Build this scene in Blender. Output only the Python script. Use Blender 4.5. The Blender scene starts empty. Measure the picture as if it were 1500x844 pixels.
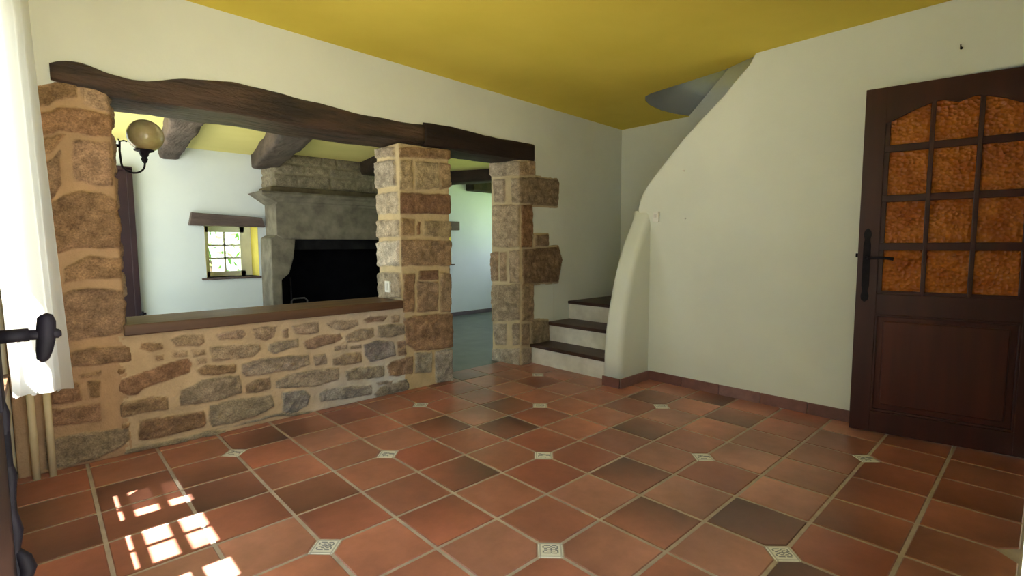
import bpy, bmesh, math, random
import numpy as np
from mathutils import Vector, Matrix
random.seed(7)
C = bpy.context.scene.collection
PI = math.pi

# ------------------------------------------------------------------ camera model
CAM = np.array([-1.98956, -1.87326, 1.16621]); FPX = 741.24
RV = np.array([0.72965301, -0.68380204, -0.00461043])
UV = np.array([0.06127863, 0.05866951, 0.99639491])
FV = np.array([0.68106638, 0.72730506, -0.08471083])
def ray(u, v): return FV + (u-750)/FPX*RV - (v-422)/FPX*UV
def on_x(u, v, x): d = ray(u, v); return CAM + d*((x-CAM[0])/d[0])
def on_y(u, v, y): d = ray(u, v); return CAM + d*((y-CAM[1])/d[1])
def on_z(u, v, z): d = ray(u, v); return CAM + d*((z-CAM[2])/d[2])

# ------------------------------------------------------------------ materials
def srgb(r, g, b):
    f = lambda c: (c/255/12.92) if c/255 <= .04045 else ((c/255+.055)/1.055)**2.4
    return (f(r), f(g), f(b), 1)
def new_mat(name):
    m = bpy.data.materials.new(name); m.use_nodes = True
    nt = m.node_tree; b = nt.nodes['Principled BSDF']
    return m, nt, b
def N(nt, t, **kw):
    n = nt.nodes.new(t)
    for k, v in kw.items(): setattr(n, k, v)
    return n
def bump(nt, b, hsock, strength=.3, dist=.01):
    bp = N(nt, 'ShaderNodeBump'); bp.inputs['Strength'].default_value = strength
    bp.inputs['Distance'].default_value = dist
    nt.links.new(hsock, bp.inputs['Height']); nt.links.new(bp.outputs[0], b.inputs['Normal'])
def noise(nt, scale, detail=4, rough=.55, vec=None, stretch=None):
    tc = N(nt, 'ShaderNodeTexCoord'); n = N(nt, 'ShaderNodeTexNoise')
    n.inputs['Scale'].default_value = scale; n.inputs['Detail'].default_value = detail
    n.inputs['Roughness'].default_value = rough
    src = tc.outputs['Object']
    if stretch:
        mp = N(nt, 'ShaderNodeMapping'); mp.inputs['Scale'].default_value = stretch
        nt.links.new(src, mp.inputs['Vector']); src = mp.outputs[0]
    nt.links.new(src, n.inputs['Vector']); return n
def ramp(nt, fac, stops):
    r = N(nt, 'ShaderNodeValToRGB'); e = r.color_ramp.elements
    e[0].position, e[0].color = stops[0][0], stops[0][1]
    e[1].position, e[1].color = stops[-1][0], stops[-1][1]
    for p, c in stops[1:-1]:
        k = e.new(p); k.color = c
    nt.links.new(fac, r.inputs['Fac']); return r
def noisy(name, c1, c2, scale=6, rough=.8, bs=.2, bd=.005, bscale=None, stretch=None, lo=.35, hi=.65, spec=.3, coat=0, detail=5):
    m, nt, b = new_mat(name)
    n = noise(nt, scale, detail, stretch=stretch)
    r = ramp(nt, n.outputs['Fac'], [(lo, c1), (hi, c2)])
    nt.links.new(r.outputs[0], b.inputs['Base Color'])
    b.inputs['Roughness'].default_value = rough
    b.inputs['Specular IOR Level'].default_value = spec
    b.inputs['Coat Weight'].default_value = coat
    n2 = noise(nt, bscale or scale*4, 6, .6, stretch=stretch)
    bump(nt, b, n2.outputs['Fac'], bs, bd)
    return m
def attr_mat(name, rough=.9, bs=.4, bd=.004, bscale=60, spec=.2, mott=.25, mscale=18, coat=0, coatr=.2, rvar=0, grain=0):
    m, nt, b = new_mat(name)
    a = N(nt, 'ShaderNodeVertexColor'); a.layer_name = 'Col'
    n = noise(nt, mscale, 6, .65)
    mr = N(nt, 'ShaderNodeMapRange'); mr.inputs[1].default_value = .3; mr.inputs[2].default_value = .7
    mr.inputs[3].default_value = 1-mott; mr.inputs[4].default_value = 1+mott
    nt.links.new(n.outputs['Fac'], mr.inputs[0])
    if grain:
        ng = noise(nt, mscale*5, 3, .7); mg = N(nt, 'ShaderNodeMapRange'); mg.inputs[1].default_value = .3; mg.inputs[2].default_value = .7
        mg.inputs[3].default_value = 1-grain; mg.inputs[4].default_value = 1+grain; nt.links.new(ng.outputs['Fac'], mg.inputs[0])
        mm = N(nt, 'ShaderNodeMath', operation='MULTIPLY'); nt.links.new(mr.outputs[0], mm.inputs[0]); nt.links.new(mg.outputs[0], mm.inputs[1])
        ma = N(nt, 'ShaderNodeMix', data_type='FLOAT'); ma.inputs[2].default_value = 1.0
        nt.links.new(a.outputs['Alpha'], ma.inputs[0]); nt.links.new(mm.outputs[0], ma.inputs[3]); mr = ma
    mx = N(nt, 'ShaderNodeVectorMath', operation='SCALE')
    nt.links.new(a.outputs['Color'], mx.inputs[0]); nt.links.new(mr.outputs[0], mx.inputs['Scale'])
    nt.links.new(mx.outputs[0], b.inputs['Base Color'])
    b.inputs['Roughness'].default_value = rough; b.inputs['Specular IOR Level'].default_value = spec
    b.inputs['Coat Weight'].default_value = coat; b.inputs['Coat Roughness'].default_value = coatr
    if rvar:
        m3 = N(nt, 'ShaderNodeMapRange'); m3.inputs[1].default_value = .3; m3.inputs[2].default_value = .7
        m3.inputs[3].default_value = rough-rvar; m3.inputs[4].default_value = rough+rvar
        n3 = noise(nt, 5, 4); nt.links.new(n3.outputs['Fac'], m3.inputs[0]); nt.links.new(m3.outputs[0], b.inputs['Roughness'])
    n2 = noise(nt, bscale, 6, .65); bump(nt, b, n2.outputs['Fac'], bs, bd)
    return m

M_plaster = noisy('plaster', srgb(213,218,208), srgb(221,226,216), 1.3, .92, .25, .012, 9, spec=.15)
M_ceil = noisy('ochre_ceiling', srgb(220,200,82), srgb(228,208,90), 1.5, .85, .15, .01, 6, spec=.2)
M_ceil_back = noisy('yellow_ceiling', srgb(214,204,132), srgb(222,212,140), 1.5, .85, .1, .01, 6, spec=.2)
M_yellow = noisy('yellow_plaster', srgb(206,188,88), srgb(216,198,98), 3, .8, .1, .01)
M_white = noisy('white_plaster', srgb(210,219,227), srgb(218,226,233), 1.3, .9, .2, .01, 9, spec=.15)
M_riser = noisy('riser_paint', srgb(206,205,196), srgb(228,227,218), 7, .8, .3, .006, 20)
M_wood_dk = noisy('old_dark_beam', srgb(34,25,21), srgb(88,66,52), 9, .5, 1.0, .03, 24, stretch=(.25,1.5,1.5), spec=.55)
M_wood_bk = noisy('blackened_beam', srgb(30,21,19), srgb(52,38,32), 5, .7, .9, .02, 14, stretch=(.25,1.5,1.5), spec=.3)
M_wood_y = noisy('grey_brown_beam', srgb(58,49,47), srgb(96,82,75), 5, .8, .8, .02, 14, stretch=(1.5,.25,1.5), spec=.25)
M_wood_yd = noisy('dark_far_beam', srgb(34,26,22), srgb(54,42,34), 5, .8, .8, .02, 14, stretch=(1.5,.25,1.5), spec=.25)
M_sill = noisy('sill_wood', srgb(74,50,36), srgb(98,72,50), 6, .5, .3, .004, 30, stretch=(.2,2,2), spec=.4)
M_door = noisy('dark_stained_door', srgb(50,20,18), srgb(66,28,23), 5, .38, .15, .003, 30, stretch=(2,2,.18), spec=.45)
M_panel = noisy('door_panel_wood', srgb(58,24,19), srgb(80,35,25), 4, .4, .2, .003, 26, stretch=(2.4,2.4,.15), spec=.4)
M_tread = noisy('dark_tread', srgb(46,32,28), srgb(74,50,42), 6, .45, .3, .004, 26, stretch=(1,.3,1), spec=.4)
M_iron = noisy('black_iron', srgb(17,14,20), srgb(30,25,34), 20, .65, .3, .002, 60, spec=.25)
M_iron.node_tree.nodes['Principled BSDF'].inputs['Metallic'].default_value = .15
M_pipe = noisy('cream_pipe_paint', srgb(206,190,150), srgb(214,200,162), 9, .5, .1, .002)
M_frame = noisy('window_frame_paint', srgb(206,204,192), srgb(216,214,202), 9, .6, .1, .002)
M_framew = noisy('white_frame_paint', srgb(205,203,196), srgb(215,213,206), 9, .6, .1, .002)
M_plastic = noisy('white_plastic', srgb(226,226,218), srgb(232,232,226), 9, .4, .0, .001)
M_soot = noisy('soot', srgb(10,10,13), srgb(17,17,20), 5, .95, .4, .01, spec=.05)
M_sootg = noisy('sooty_grey', srgb(26,26,28), srgb(38,37,38), 5, .95, .4, .01, spec=.05)
M_granite = noisy('carved_granite', srgb(104,98,88), srgb(134,127,114), 7, .9, .5, .008, 30, spec=.15)
M_lintw = noisy('lintel_wood', srgb(78,66,66), srgb(104,90,88), 6, .8, .7, .01, 16, stretch=(.25,1.5,1.5))
M_dooredge = noisy('old_door_paint', srgb(24,18,20), srgb(40,32,34), 6, .5, .3, .004, 18)
M_backfloor = noisy('back_room_floor', srgb(82,88,86), srgb(100,106,102), 4, .4, .15, .004, 20, spec=.5)
M_grass = noisy('grass', srgb(96,122,62), srgb(128,150,84), 3, .95, .2, .02)
M_leaf = noisy('leaf', srgb(52,88,34), srgb(96,134,56), 4, .8, .2, .01)
M_bark = noisy('bark', srgb(70,56,44), srgb(92,76,60), 8, .9, .6, .01)
M_stone = attr_mat('rubble_stone', .93, .9, .008, 55, .12, .30, 22, grain=.38)
M_tile = attr_mat('terracotta', .34, .12, .0015, 45, .75, .16, 9, rvar=.06)
M_base = attr_mat('terracotta_skirting', .42, .2, .003, 40, .4, .2, 12)
M_grout = noisy('grout', srgb(168,156,146), srgb(188,176,166), 12, .85, .3, .003, spec=.25)
M_cab = attr_mat('glazed_insert', .3, .05, .001, 40, .5, .04, 20)

def glass_mat(name, col=(1,1,1,1), rough=0.0):
    m, nt, b = new_mat(name)
    b.inputs['Base Color'].default_value = col
    b.inputs['Transmission Weight'].default_value = 1; b.inputs['Roughness'].default_value = rough
    b.inputs['IOR'].default_value = 1.45
    # thin pane: mostly straight-through with a glossy share
    tr = N(nt, 'ShaderNodeBsdfTransparent'); tr.inputs[0].default_value = (.94, .97, .95, 1)
    gl = N(nt, 'ShaderNodeBsdfGlossy'); gl.inputs['Roughness'].default_value = .02
    mx = N(nt, 'ShaderNodeMixShader'); mx.inputs[0].default_value = .035
    nt.links.new(tr.outputs[0], mx.inputs[1]); nt.links.new(gl.outputs[0], mx.inputs[2])
    nt.links.new(mx.outputs[0], nt.nodes['Material Output'].inputs['Surface'])
    return m
M_glass = glass_mat('window_glass')

def amber_mat():
    m, nt, b = new_mat('amber_hammered_glass')
    vo = N(nt, 'ShaderNodeTexVoronoi'); vo.inputs['Scale'].default_value = 52
    tc = N(nt, 'ShaderNodeTexCoord')
    n = noise(nt, 7, 3)
    nt.links.new(tc.outputs['Object'], vo.inputs['Vector'])
    r = ramp(nt, n.outputs['Fac'], [(.35, srgb(196,98,10)), (.65, srgb(226,136,30))])
    nt.links.new(r.outputs[0], b.inputs['Base Color'])
    b.inputs['Transmission Weight'].default_value = .55; b.inputs['Roughness'].default_value = .35
    bump(nt, b, vo.outputs['Distance'], .9, .012)
    return m
M_amber = amber_mat()

def curtain_mat():
    m, nt, b = new_mat('sheer_white_curtain')
    d = N(nt, 'ShaderNodeBsdfDiffuse'); d.inputs[0].default_value = srgb(240,242,245)
    t = N(nt, 'ShaderNodeBsdfTranslucent'); t.inputs[0].default_value = srgb(250,252,254)
    p = N(nt, 'ShaderNodeBsdfTransparent')
    m1 = N(nt, 'ShaderNodeMixShader'); m1.inputs[0].default_value = .74
    m2 = N(nt, 'ShaderNodeMixShader'); m2.inputs[0].default_value = .03
    L = nt.links.new
    L(d.outputs[0], m1.inputs[1]); L(t.outputs[0], m1.inputs[2]); L(m1.outputs[0], m2.inputs[1]); L(p.outputs[0], m2.inputs[2])
    L(m2.outputs[0], nt.nodes['Material Output'].inputs['Surface'])
    return m
M_curtain = curtain_mat()

def globe_mat():
    m, nt, b = new_mat('alabaster_glass')
    n = noise(nt, 9, 5)
    r = ramp(nt, n.outputs['Fac'], [(.35, srgb(156,140,96)), (.7, srgb(198,184,142))])
    nt.links.new(r.outputs[0], b.inputs['Base Color']); b.inputs['Roughness'].default_value = .22
    b.inputs['Transmission Weight'].default_value = .25; b.inputs['Subsurface Weight'].default_value = .2
    return m
M_globe = globe_mat()

# ------------------------------------------------------------------ object helpers
def link(name, me, mat, parent=None, smooth=False):
    o = bpy.data.objects.new(name, me); C.objects.link(o)
    for mm in (mat if isinstance(mat, (list, tuple)) else [mat]): me.materials.append(mm)
    if parent is not None:
        o.parent = parent
        o.matrix_parent_inverse = Matrix.Translation(parent.location).inverted() if parent.type == 'EMPTY' else Matrix.Identity(4)
    if smooth: me.polygons.foreach_set('use_smooth', [True]*len(me.polygons))
    return o
def tag(o, label=None, cat=None, group=None, kind=None):
    if label: o['label'] = label
    if cat: o['category'] = cat
    if group: o['group'] = group
    if kind: o['kind'] = kind
    return o
def thing(name, label, cat, loc=(0,0,0), group=None, kind=None):
    o = bpy.data.objects.new(name, None); C.objects.link(o); o.location = loc; o.empty_display_size = .1
    return tag(o, label, cat, group, kind)
def mesh(vs, fs):
    me = bpy.data.meshes.new('m'); me.from_pydata([tuple(map(float, v)) for v in vs], [], fs); me.validate(); me.update(); return me
def bm_box(bm, x0, x1, y0, y1, z0, z1, bevel=0, seg=2):
    b2 = bmesh.new(); bmesh.ops.create_cube(b2, size=1)
    bmesh.ops.scale(b2, vec=(abs(x1-x0), abs(y1-y0), abs(z1-z0)), verts=b2.verts)
    bmesh.ops.translate(b2, vec=((x0+x1)/2, (y0+y1)/2, (z0+z1)/2), verts=b2.verts)
    if bevel: bmesh.ops.bevel(b2, geom=list(b2.edges), offset=bevel, segments=seg, affect='EDGES', profile=.5)
    t = bpy.data.meshes.new('t'); b2.to_mesh(t); b2.free(); bm.from_mesh(t); bpy.data.meshes.remove(t)
def bm_mesh(bm):
    bmesh.ops.recalc_face_normals(bm, faces=bm.faces)
    me = bpy.data.meshes.new('m'); bm.to_mesh(me); bm.free(); return me
def boxes(name, lst, mat, parent=None, bevel=0, smooth=False, mtx=None):
    bm = bmesh.new()
    for b in lst: bm_box(bm, *b[:6], bevel=bevel)
    if mtx is not None: bmesh.ops.transform(bm, matrix=mtx, verts=bm.verts)
    return link(name, bm_mesh(bm), mat, parent, smooth)
def prism(poly, axis, a0, a1, bevel=0, seg=2, fn=None):
    """poly: 2D points; axis 'x': pts=(y,z) ; 'y': pts=(x,z) ; 'z': pts=(x,y)"""
    bm = bmesh.new()
    def P(p, a):
        return {'x': (a, p[0], p[1]), 'y': (p[0], a, p[1]), 'z': (p[0], p[1], a)}[axis]
    A = [bm.verts.new(P(p, a0)) for p in poly]; B = [bm.verts.new(P(p, a1)) for p in poly]
    bm.faces.new(A); bm.faces.new(B[::-1]); n = len(poly)
    for i in range(n): bm.faces.new((A[i], B[i], B[(i+1) % n], A[(i+1) % n]))
    bmesh.ops.recalc_face_normals(bm, faces=bm.faces)
    if bevel: bmesh.ops.bevel(bm, geom=list(bm.edges), offset=bevel, segments=seg, affect='EDGES', profile=.5, clamp_overlap=True)
    return bm
def tube(bm, pts, r, n=10, cap=True):
    pts = [Vector(p) for p in pts]; rs = r if isinstance(r, (list, tuple)) else [r]*len(pts)
    rings = []; up = None
    for i, p in enumerate(pts):
        d = (pts[min(i+1, len(pts)-1)] - pts[max(i-1, 0)]).normalized()
        if up is None: up = d.orthogonal().normalized()
        up = (up - d*up.dot(d)).normalized(); s = d.cross(up)
        rings.append([bm.verts.new(p + (up*math.cos(2*PI*k/n) + s*math.sin(2*PI*k/n))*rs[i]) for k in range(n)])
    for a, b in zip(rings, rings[1:]):
        for k in range(n): bm.faces.new((a[k], a[(k+1) % n], b[(k+1) % n], b[k]))
    if cap: bm.faces.new(rings[0][::-1]); bm.faces.new(rings[-1])
def tubes(name, lst, mat, parent=None):
    bm = bmesh.new()
    for p, r in lst: tube(bm, p, r)
    return link(name, bm_mesh(bm), mat, parent, True)
def lathe(bm, prof, axis='z', c=(0,0,0), n=24):
    rings = []
    for r, h in prof:
        ring = []
        for k in range(n):
            a = 2*PI*k/n; u, v = r*math.cos(a), r*math.sin(a)
            p = {'z': (u, v, h), 'x': (h, u, v), 'y': (u, h, v)}[axis]
            ring.append(bm.verts.new((p[0]+c[0], p[1]+c[1], p[2]+c[2])))
        rings.append(ring)
    for a, b in zip(rings, rings[1:]):
        for k in range(n): bm.faces.new((a[k], a[(k+1) % n], b[(k+1) % n], b[k]))
    bm.faces.new(rings[0][::-1]); bm.faces.new(rings[-1])

# ------------------------------------------------------------------ noise + heightfield masonry
_tab = np.random.RandomState(3).rand(256, 256)
def vnoise(x, y):
    xi = np.floor(x).astype(int); yi = np.floor(y).astype(int); fx = x-xi; fy = y-yi
    fx = fx*fx*(3-2*fx); fy = fy*fy*(3-2*fy)
    t = lambda a, b: _tab[a % 256, b % 256]
    return (t(xi, yi)*(1-fx)+t(xi+1, yi)*fx)*(1-fy) + (t(xi, yi+1)*(1-fx)+t(xi+1, yi+1)*fx)*fy
def fbm(x, y, o=4):
    s = 0; a = .5; t = 0
    for k in range(o):
        s = s+a*vnoise(x*2**k+17.3*k, y*2**k+9.1*k); t += a; a *= .5
    return s/t - .5
def sdist(px, py, poly):
    d = np.full(px.shape, 1e9); ins = np.zeros(px.shape, bool); n = len(poly)
    for i in range(n):
        x0, y0 = poly[i]; x1, y1 = poly[(i+1) % n]
        ex, ey = x1-x0, y1-y0; l = ex*ex+ey*ey+1e-12
        t = np.clip(((px-x0)*ex+(py-y0)*ey)/l, 0, 1)
        d = np.minimum(d, np.hypot(px-x0-t*ex, py-y0-t*ey))
        c = ((y0 > py) != (y1 > py)) & (px < (x1-x0)*(py-y0)/((y1-y0) if y1 != y0 else 1e-9)+x0)
        ins ^= c
    return np.where(ins, d, -d)
def sm(t): t = np.clip(t, 0, 1); return t*t*(3-2*t)
def resample_loop(pts, res, rad):
    """closed plan loop (counter-clockwise seen from above = outward is right of travel): positions, outward normals, arc length"""
    pts = [np.array(p, float) for p in pts]; n = len(pts); P = []; S = []; s = 0; NN = []
    for i in range(n):
        a, b = pts[i], pts[(i+1) % n]; L = np.hypot(*(b-a)); k = max(2, int(L/res)); d = (b-a)/L; nr = np.array([d[1], -d[0]])
        for j in range(k):
            P.append(a+d*L*j/k); S.append(s+L*j/k); NN.append(nr)
        s += L
    P = np.array(P); NN = np.array(NN); m = len(P)
    # round corners by smoothing
    w = max(1, int(rad/res))
    for _ in range(2):
        Q = np.zeros_like(P); R_ = np.zeros_like(NN)
        for k in range(-w, w+1): Q += np.roll(P, k, 0); R_ += np.roll(NN, k, 0)
        P = Q/(2*w+1); NN = R_/(2*w+1)
    NN /= np.linalg.norm(NN, axis=1)[:, None]
    return P, NN, np.array(S), s
def masonry(name, loop, z0, z1, stones, mortar, parent=None, wob=.016, desat=.4, lime_and_skylight=None, res=.008, H=.016, rad=.015, seed=0, sunk=None, capz=True, rough=.006, mortar2=None, edge=.012, zcap=None):
    """stones: list of (polygon in (s,z), srgb colour). One closed skin: mortar bed with stones standing proud of it."""
    P, NN, S, Lt = resample_loop(loop, res, rad); nz = max(2, int((z1-z0)/res)); Z = np.linspace(z0, z1, nz+1)
    SS, ZZ = np.meshgrid(S, Z)
    dx = fbm(SS*12+seed, ZZ*12, 3)*wob; dz = fbm(SS*12+50+seed, ZZ*12+80, 3)*wob
    X, Y = SS+dx, ZZ+dz
    best = np.full(SS.shape, -1.0); col = np.zeros(SS.shape+(3,)); hs = np.zeros(SS.shape)
    rnd = np.random.RandomState(seed+5)
    for poly, c in stones:
        c = tuple(a*(1-desat)+b*desat for a, b in zip(c, (150,136,120)))
        xs = [p[0] for p in poly]; zs = [p[1] for p in poly]
        m = (X > min(xs)-.06) & (X < max(xs)+.06) & (Y > min(zs)-.06) & (Y < max(zs)+.06)
        if not m.any(): continue
        d = sdist(X[m], Y[m], poly); full = np.full(SS.shape, -1.0); full[m] = d
        k = full > best; best = np.where(k, full, best)
        lin = np.array(srgb(*c)[:3])*1.1; col[k] = lin; hs[k] = .75+.6*rnd.rand()
    inside = sm((best+.003)/edge)
    h = inside*H*hs + inside*fbm(SS*24+seed, ZZ*24+7, 5)*rough*4.2 + fbm(SS*60, ZZ*60+seed, 3)*rough*.9
    if sunk is not None:
        base = sunk(SS, ZZ); rim = sm((best+.03)/.012); h = h + np.where(base < 0, base*(1-rim), 0)
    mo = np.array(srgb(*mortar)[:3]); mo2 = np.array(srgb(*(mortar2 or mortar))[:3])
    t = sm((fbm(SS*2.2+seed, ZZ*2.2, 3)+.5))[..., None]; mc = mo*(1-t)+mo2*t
    if lime_and_skylight is not None:
        lt = (sm((SS-lime_and_skylight[0])/lime_and_skylight[1])*(.35+.65*sm((.34-ZZ+fbm(SS*5, ZZ*5, 3)*.3)/.25)))[..., None]; mc = mc*(1-lt)+np.array(srgb(198,198,192)[:3])*lt  # paler toward lower right: cool daylight painted into the mortar, with some lime
    pass
    var = (1+fbm(SS*16+seed*3, ZZ*24, 4)*.9)[..., None]; vm = (1+fbm(SS*10, ZZ*10, 3)*.35)[..., None]
    iw = sm((best+.004)/.007)[..., None]
    cc = np.clip(mc*vm*(1-iw)+col*var*iw, 0, 1)
    XX = P[None, :, 0]+NN[None, :, 0]*h; YY = P[None, :, 1]+NN[None, :, 1]*h
    V = np.stack([XX, YY, ZZ + 0*XX], -1)
    if zcap is not None:
        zt = zcap(V[..., 0], V[..., 1]); V[..., 2] = z0+(V[..., 2]-z0)*(zt-z0)/(z1-z0)
    nzz, ns = SS.shape; V = V.reshape(-1, 3)
    idx = np.arange(nzz*ns).reshape(nzz, ns); a = idx[:-1]; b = np.roll(idx, -1, 1)[:-1]; c = np.roll(idx, -1, 1)[1:]; d = idx[1:]
    F = np.stack([a, b, c, d], -1).reshape(-1, 4).tolist()
    if capz: F.append(idx[-1].tolist()); F.append(idx[0].tolist()[::-1])
    me = bpy.data.meshes.new('m'); me.from_pydata(V.tolist(), [], F); me.update()
    at_ = me.color_attributes.new('Col', 'FLOAT_COLOR', 'POINT')
    cc4 = np.concatenate([cc.reshape(-1, 3), np.clip(iw.reshape(-1, 1), .12, 1)], 1).astype(np.float32); at_.data.foreach_set('color', cc4.ravel())
    return link(name, me, M_stone, parent, True)
PALS = [(126,104,82), (140,116,92), (120,96,72), (150,132,110), (112,92,76), (134,120,104)]
def rand_courses(s0, s1, z0, z1, seed, pal=PALS, hmin=.08, hmax=.2, wmin=.12, wmax=.35, g=.018):
    r = random.Random(seed); out = []; z = z0+.01
    while z < z1-.04:
        h = min(r.uniform(hmin, hmax), z1-z); s = s0+.01
        while s < s1-.04:
            w = min(r.uniform(wmin, wmax), s1-s)
            j = lambda: r.uniform(-.008, .008)
            out.append(([(s+g/2+j(), z+g/2+j()), (s+w-g/2+j(), z+g/2+j()), (s+w-g/2+j(), z+h-g/2+j()), (s+g/2+j(), z+h-g/2+j())], r.choice(pal)))
            s += w
        z += h
    return out

# ================================================================== FLOOR
T = .31
pal_l = [(166,108,92), (172,112,94), (160,98,82), (168,116,102), (152,92,78)]
pal_d = [(126,80,68), (134,86,72), (116,74,64)]
DARK = {(-1,2),(0,1),(-2,-1),(0,-2),(-1,-3),(0,3),(-4,-2),(-5,-4),(-4,-5),(-3,-5),(-1,4),(1,4),(-6,-4),(-5,-3),(-7,-4),(1,-3),(2,0),(-7,-3)}
MEDIUM = {(3,4),(1,5),(0,5),(4,4),(3,3),(-3,-3),(4,3),(5,4),(4,5),(3,5),(2,5),(2,4),(0,0),(-3,-1),(2,3),(3,2),(-6,-3)}
MOTIF = [
"............,.###........,..#####.....,....#..######,..###########,.####...#####,.#.........##,.#..........#,...#####.....,...#...#.....,.............",
"......#......,..#..#..##...,..##.#.##....,...####......,.#..##..###..,.#######......,....##..##...,...###....#..,..#..#.......,......#......",
"..####.###...,.#....#...#..,.#..##.##.#..,..##..#..##..,....######...,..##..#..##..,.#..##.##.#..,.#....#...#..,..####.###...,.............",
"....####.....,...######....,..##.##.##...,.#.######.#..,.#..####..#..,....####.....,....####.....,...##..##....,..##....##...,............."]
FV_, FF_, FM_, FC_ = [], [], [], []
def is_cab(i, j): return i > -5 and i % 2 == 0 and j % 2 == 0 and ((i+j)//2) % 2 == 0
def clip_pt(x, y): return x, y
def floor_tile(x0, x1, y0, y1, i, j):
    g = .0065; cut = .058
    r = random.Random(i*131+j*17+5)
    dark = (i, j) in DARK or (r.random() < .03 and (i, j) not in MEDIUM)
    base = r.choice(pal_d if dark else pal_l)
    if (i, j) in MEDIUM: base = tuple(int(a*.55+b*.45) for a, b in zip(r.choice(pal_l), r.choice(pal_d)))
    k = r.uniform(.93, 1.07); base = tuple(min(255, c*k) for c in base)
    full = (x1-x0 > T-.001, y1-y0 > T-.001)
    pts = []
    # corners of cell (i,j): world x=i*T..(i+1)*T ; y=-(j+1)*T..-j*T
    for (ci, cj, sx, sy) in ((i, j+1, 1, 1), (i+1, j+1, -1, 1), (i+1, j, -1, -1), (i, j, 1, -1)):
        X, Y = ci*T, -cj*T
        onb = (x0-1e-6 <= X <= x1+1e-6) and (y0-1e-6 <= Y <= y1+1e-6)
        cx = min(max(X, x0), x1)+g*sx; cy = min(max(Y, y0), y1)+g*sy
        if is_cab(ci, cj) and onb:
            a = (cx+cut*sx, cy); b = (cx, cy+cut*sy)
            pts += [b, a] if sx == sy else [a, b]
        else: pts.append((cx, cy))
    cxm = sum(p[0] for p in pts)/len(pts); cym = sum(p[1] for p in pts)/len(pts)
    if x1-x0 < .03 or y1-y0 < .03: return
    n0 = len(FV_); n = len(pts)
    ins = .006
    for p in pts: FV_.append((p[0], p[1], -.0035))
    for p in pts: FV_.append((p[0]-ins*np.sign(p[0]-cxm)*.7, p[1]-ins*np.sign(p[1]-cym)*.7, 0))
    ga = r.uniform(0, 2*PI); gs = r.uniform(.2, .4) if dark else r.uniform(.03, .2)
    def colr(p):
        t = ((p[0]-cxm)*math.cos(ga)+(p[1]-cym)*math.sin(ga))/.2
        return srgb(*[max(0, min(255, c*(1+gs*t))) for c in base])
    for q in range(n):
        FF_.append((n0+q, n0+(q+1) % n, n0+n+(q+1) % n, n0+n+q)); FM_.append(0); FC_.extend([srgb(*[c*.9 for c in base])]*4)
    FF_.append(tuple(range(n0+n, n0+2*n))); FM_.append(0); FC_.extend([colr(FV_[n0+n+q]) for q in range(n)])
FX0, FX1, FY0, FY1 = -2.16, 3.05, -1.872, 1.86
for i in range(-8, 11):
    for j in range(-7, 8):
        x0, x1, y0, y1 = i*T, (i+1)*T, -(j+1)*T, -j*T
        x0 = max(x0, FX0); x1 = min(x1, FX1); y0 = max(y0, FY0); y1 = min(y1, FY1)
        if x1 > x0 and y1 > y0: floor_tile(x0, x1, y0, y1, i, j)
for i in range(-8, 11):
    for j in range(-7, 8):
        if not is_cab(i, j): continue
        X, Y = i*T, -j*T
        if not (FX0+.07 < X < FX1-.07 and FY0+.07 < Y < FY1-.07): continue
        mo = MOTIF[abs(i*3+j*5)//2 % 4].split(',')
        G = 16; hs = .049; n0 = len(FV_); r = random.Random(i*7+j)
        q = math.sqrt(.5)
        for a in range(G+1):
            for b in range(G+1):
                u = (a/G-.5)*2*hs; v = (b/G-.5)*2*hs
                FV_.append((X+(u+v)*q, Y+(v-u)*q, -.0008 if 0 < a < G and 0 < b < G else -.004))
        tone = (228,229,224)
        for a in range(G):
            for b in range(G):
                FF_.append((n0+a*(G+1)+b, n0+(a+1)*(G+1)+b, n0+(a+1)*(G+1)+b+1, n0+a*(G+1)+b+1)); FM_.append(1)
                c = tone; row = int((G-1-b-3)*10/10); cl = a-2
                if 0 <= row < len(mo) and 0 <= cl < len(mo[row]) and mo[row][cl] == '#': c = (128,134,144)
                if a in (1, G-2) or b in (1, G-2): c = (182,184,182)
                FC_.extend([srgb(*c)]*4)
me = bpy.data.meshes.new('floor'); me.from_pydata([tuple(map(float, v)) for v in FV_], [], FF_)
ca = me.color_attributes.new('Col', 'FLOAT_COLOR', 'CORNER'); ca.data.foreach_set('color', np.array(FC_, np.float32).ravel())
fl = link('floor', me, [M_tile, M_cab], None)
me.polygons.foreach_set('material_index', FM_)
tag(fl, 'terracotta tiled floor laid with small white patterned inserts', 'floor', kind='structure')
gr = boxes('floor_grout', [(FX0, FX1, FY0, FY1, -.06, -.003)], M_grout, fl)
tag(boxes('floor_back', [(-2.3, 4.4, FY1, 4.95, -.06, -.002)], M_backfloor), 'grey green floor of the room behind the stone pillars', 'floor', kind='structure')

# ================================================================== WALLS
YL = 1.63; YB = 1.99
def zc(x): return 2.553-.021*x
# wall over the opening and right of it (left wall in the photo)
poly = [(-2.16, 1.93), (-1.80, 1.99), (-1.0, 2.04), (0.4, 2.06), (1.53, 2.03), (1.53, 0), (3.25, 0), (3.25, 2.7), (-2.16, 2.7)]
o = link('wall_left', bm_mesh(prism(poly, 'y', YL, YB)), M_plaster)
tag(o, 'off white plastered wall above and right of the beamed opening', 'wall', kind='structure')
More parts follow.
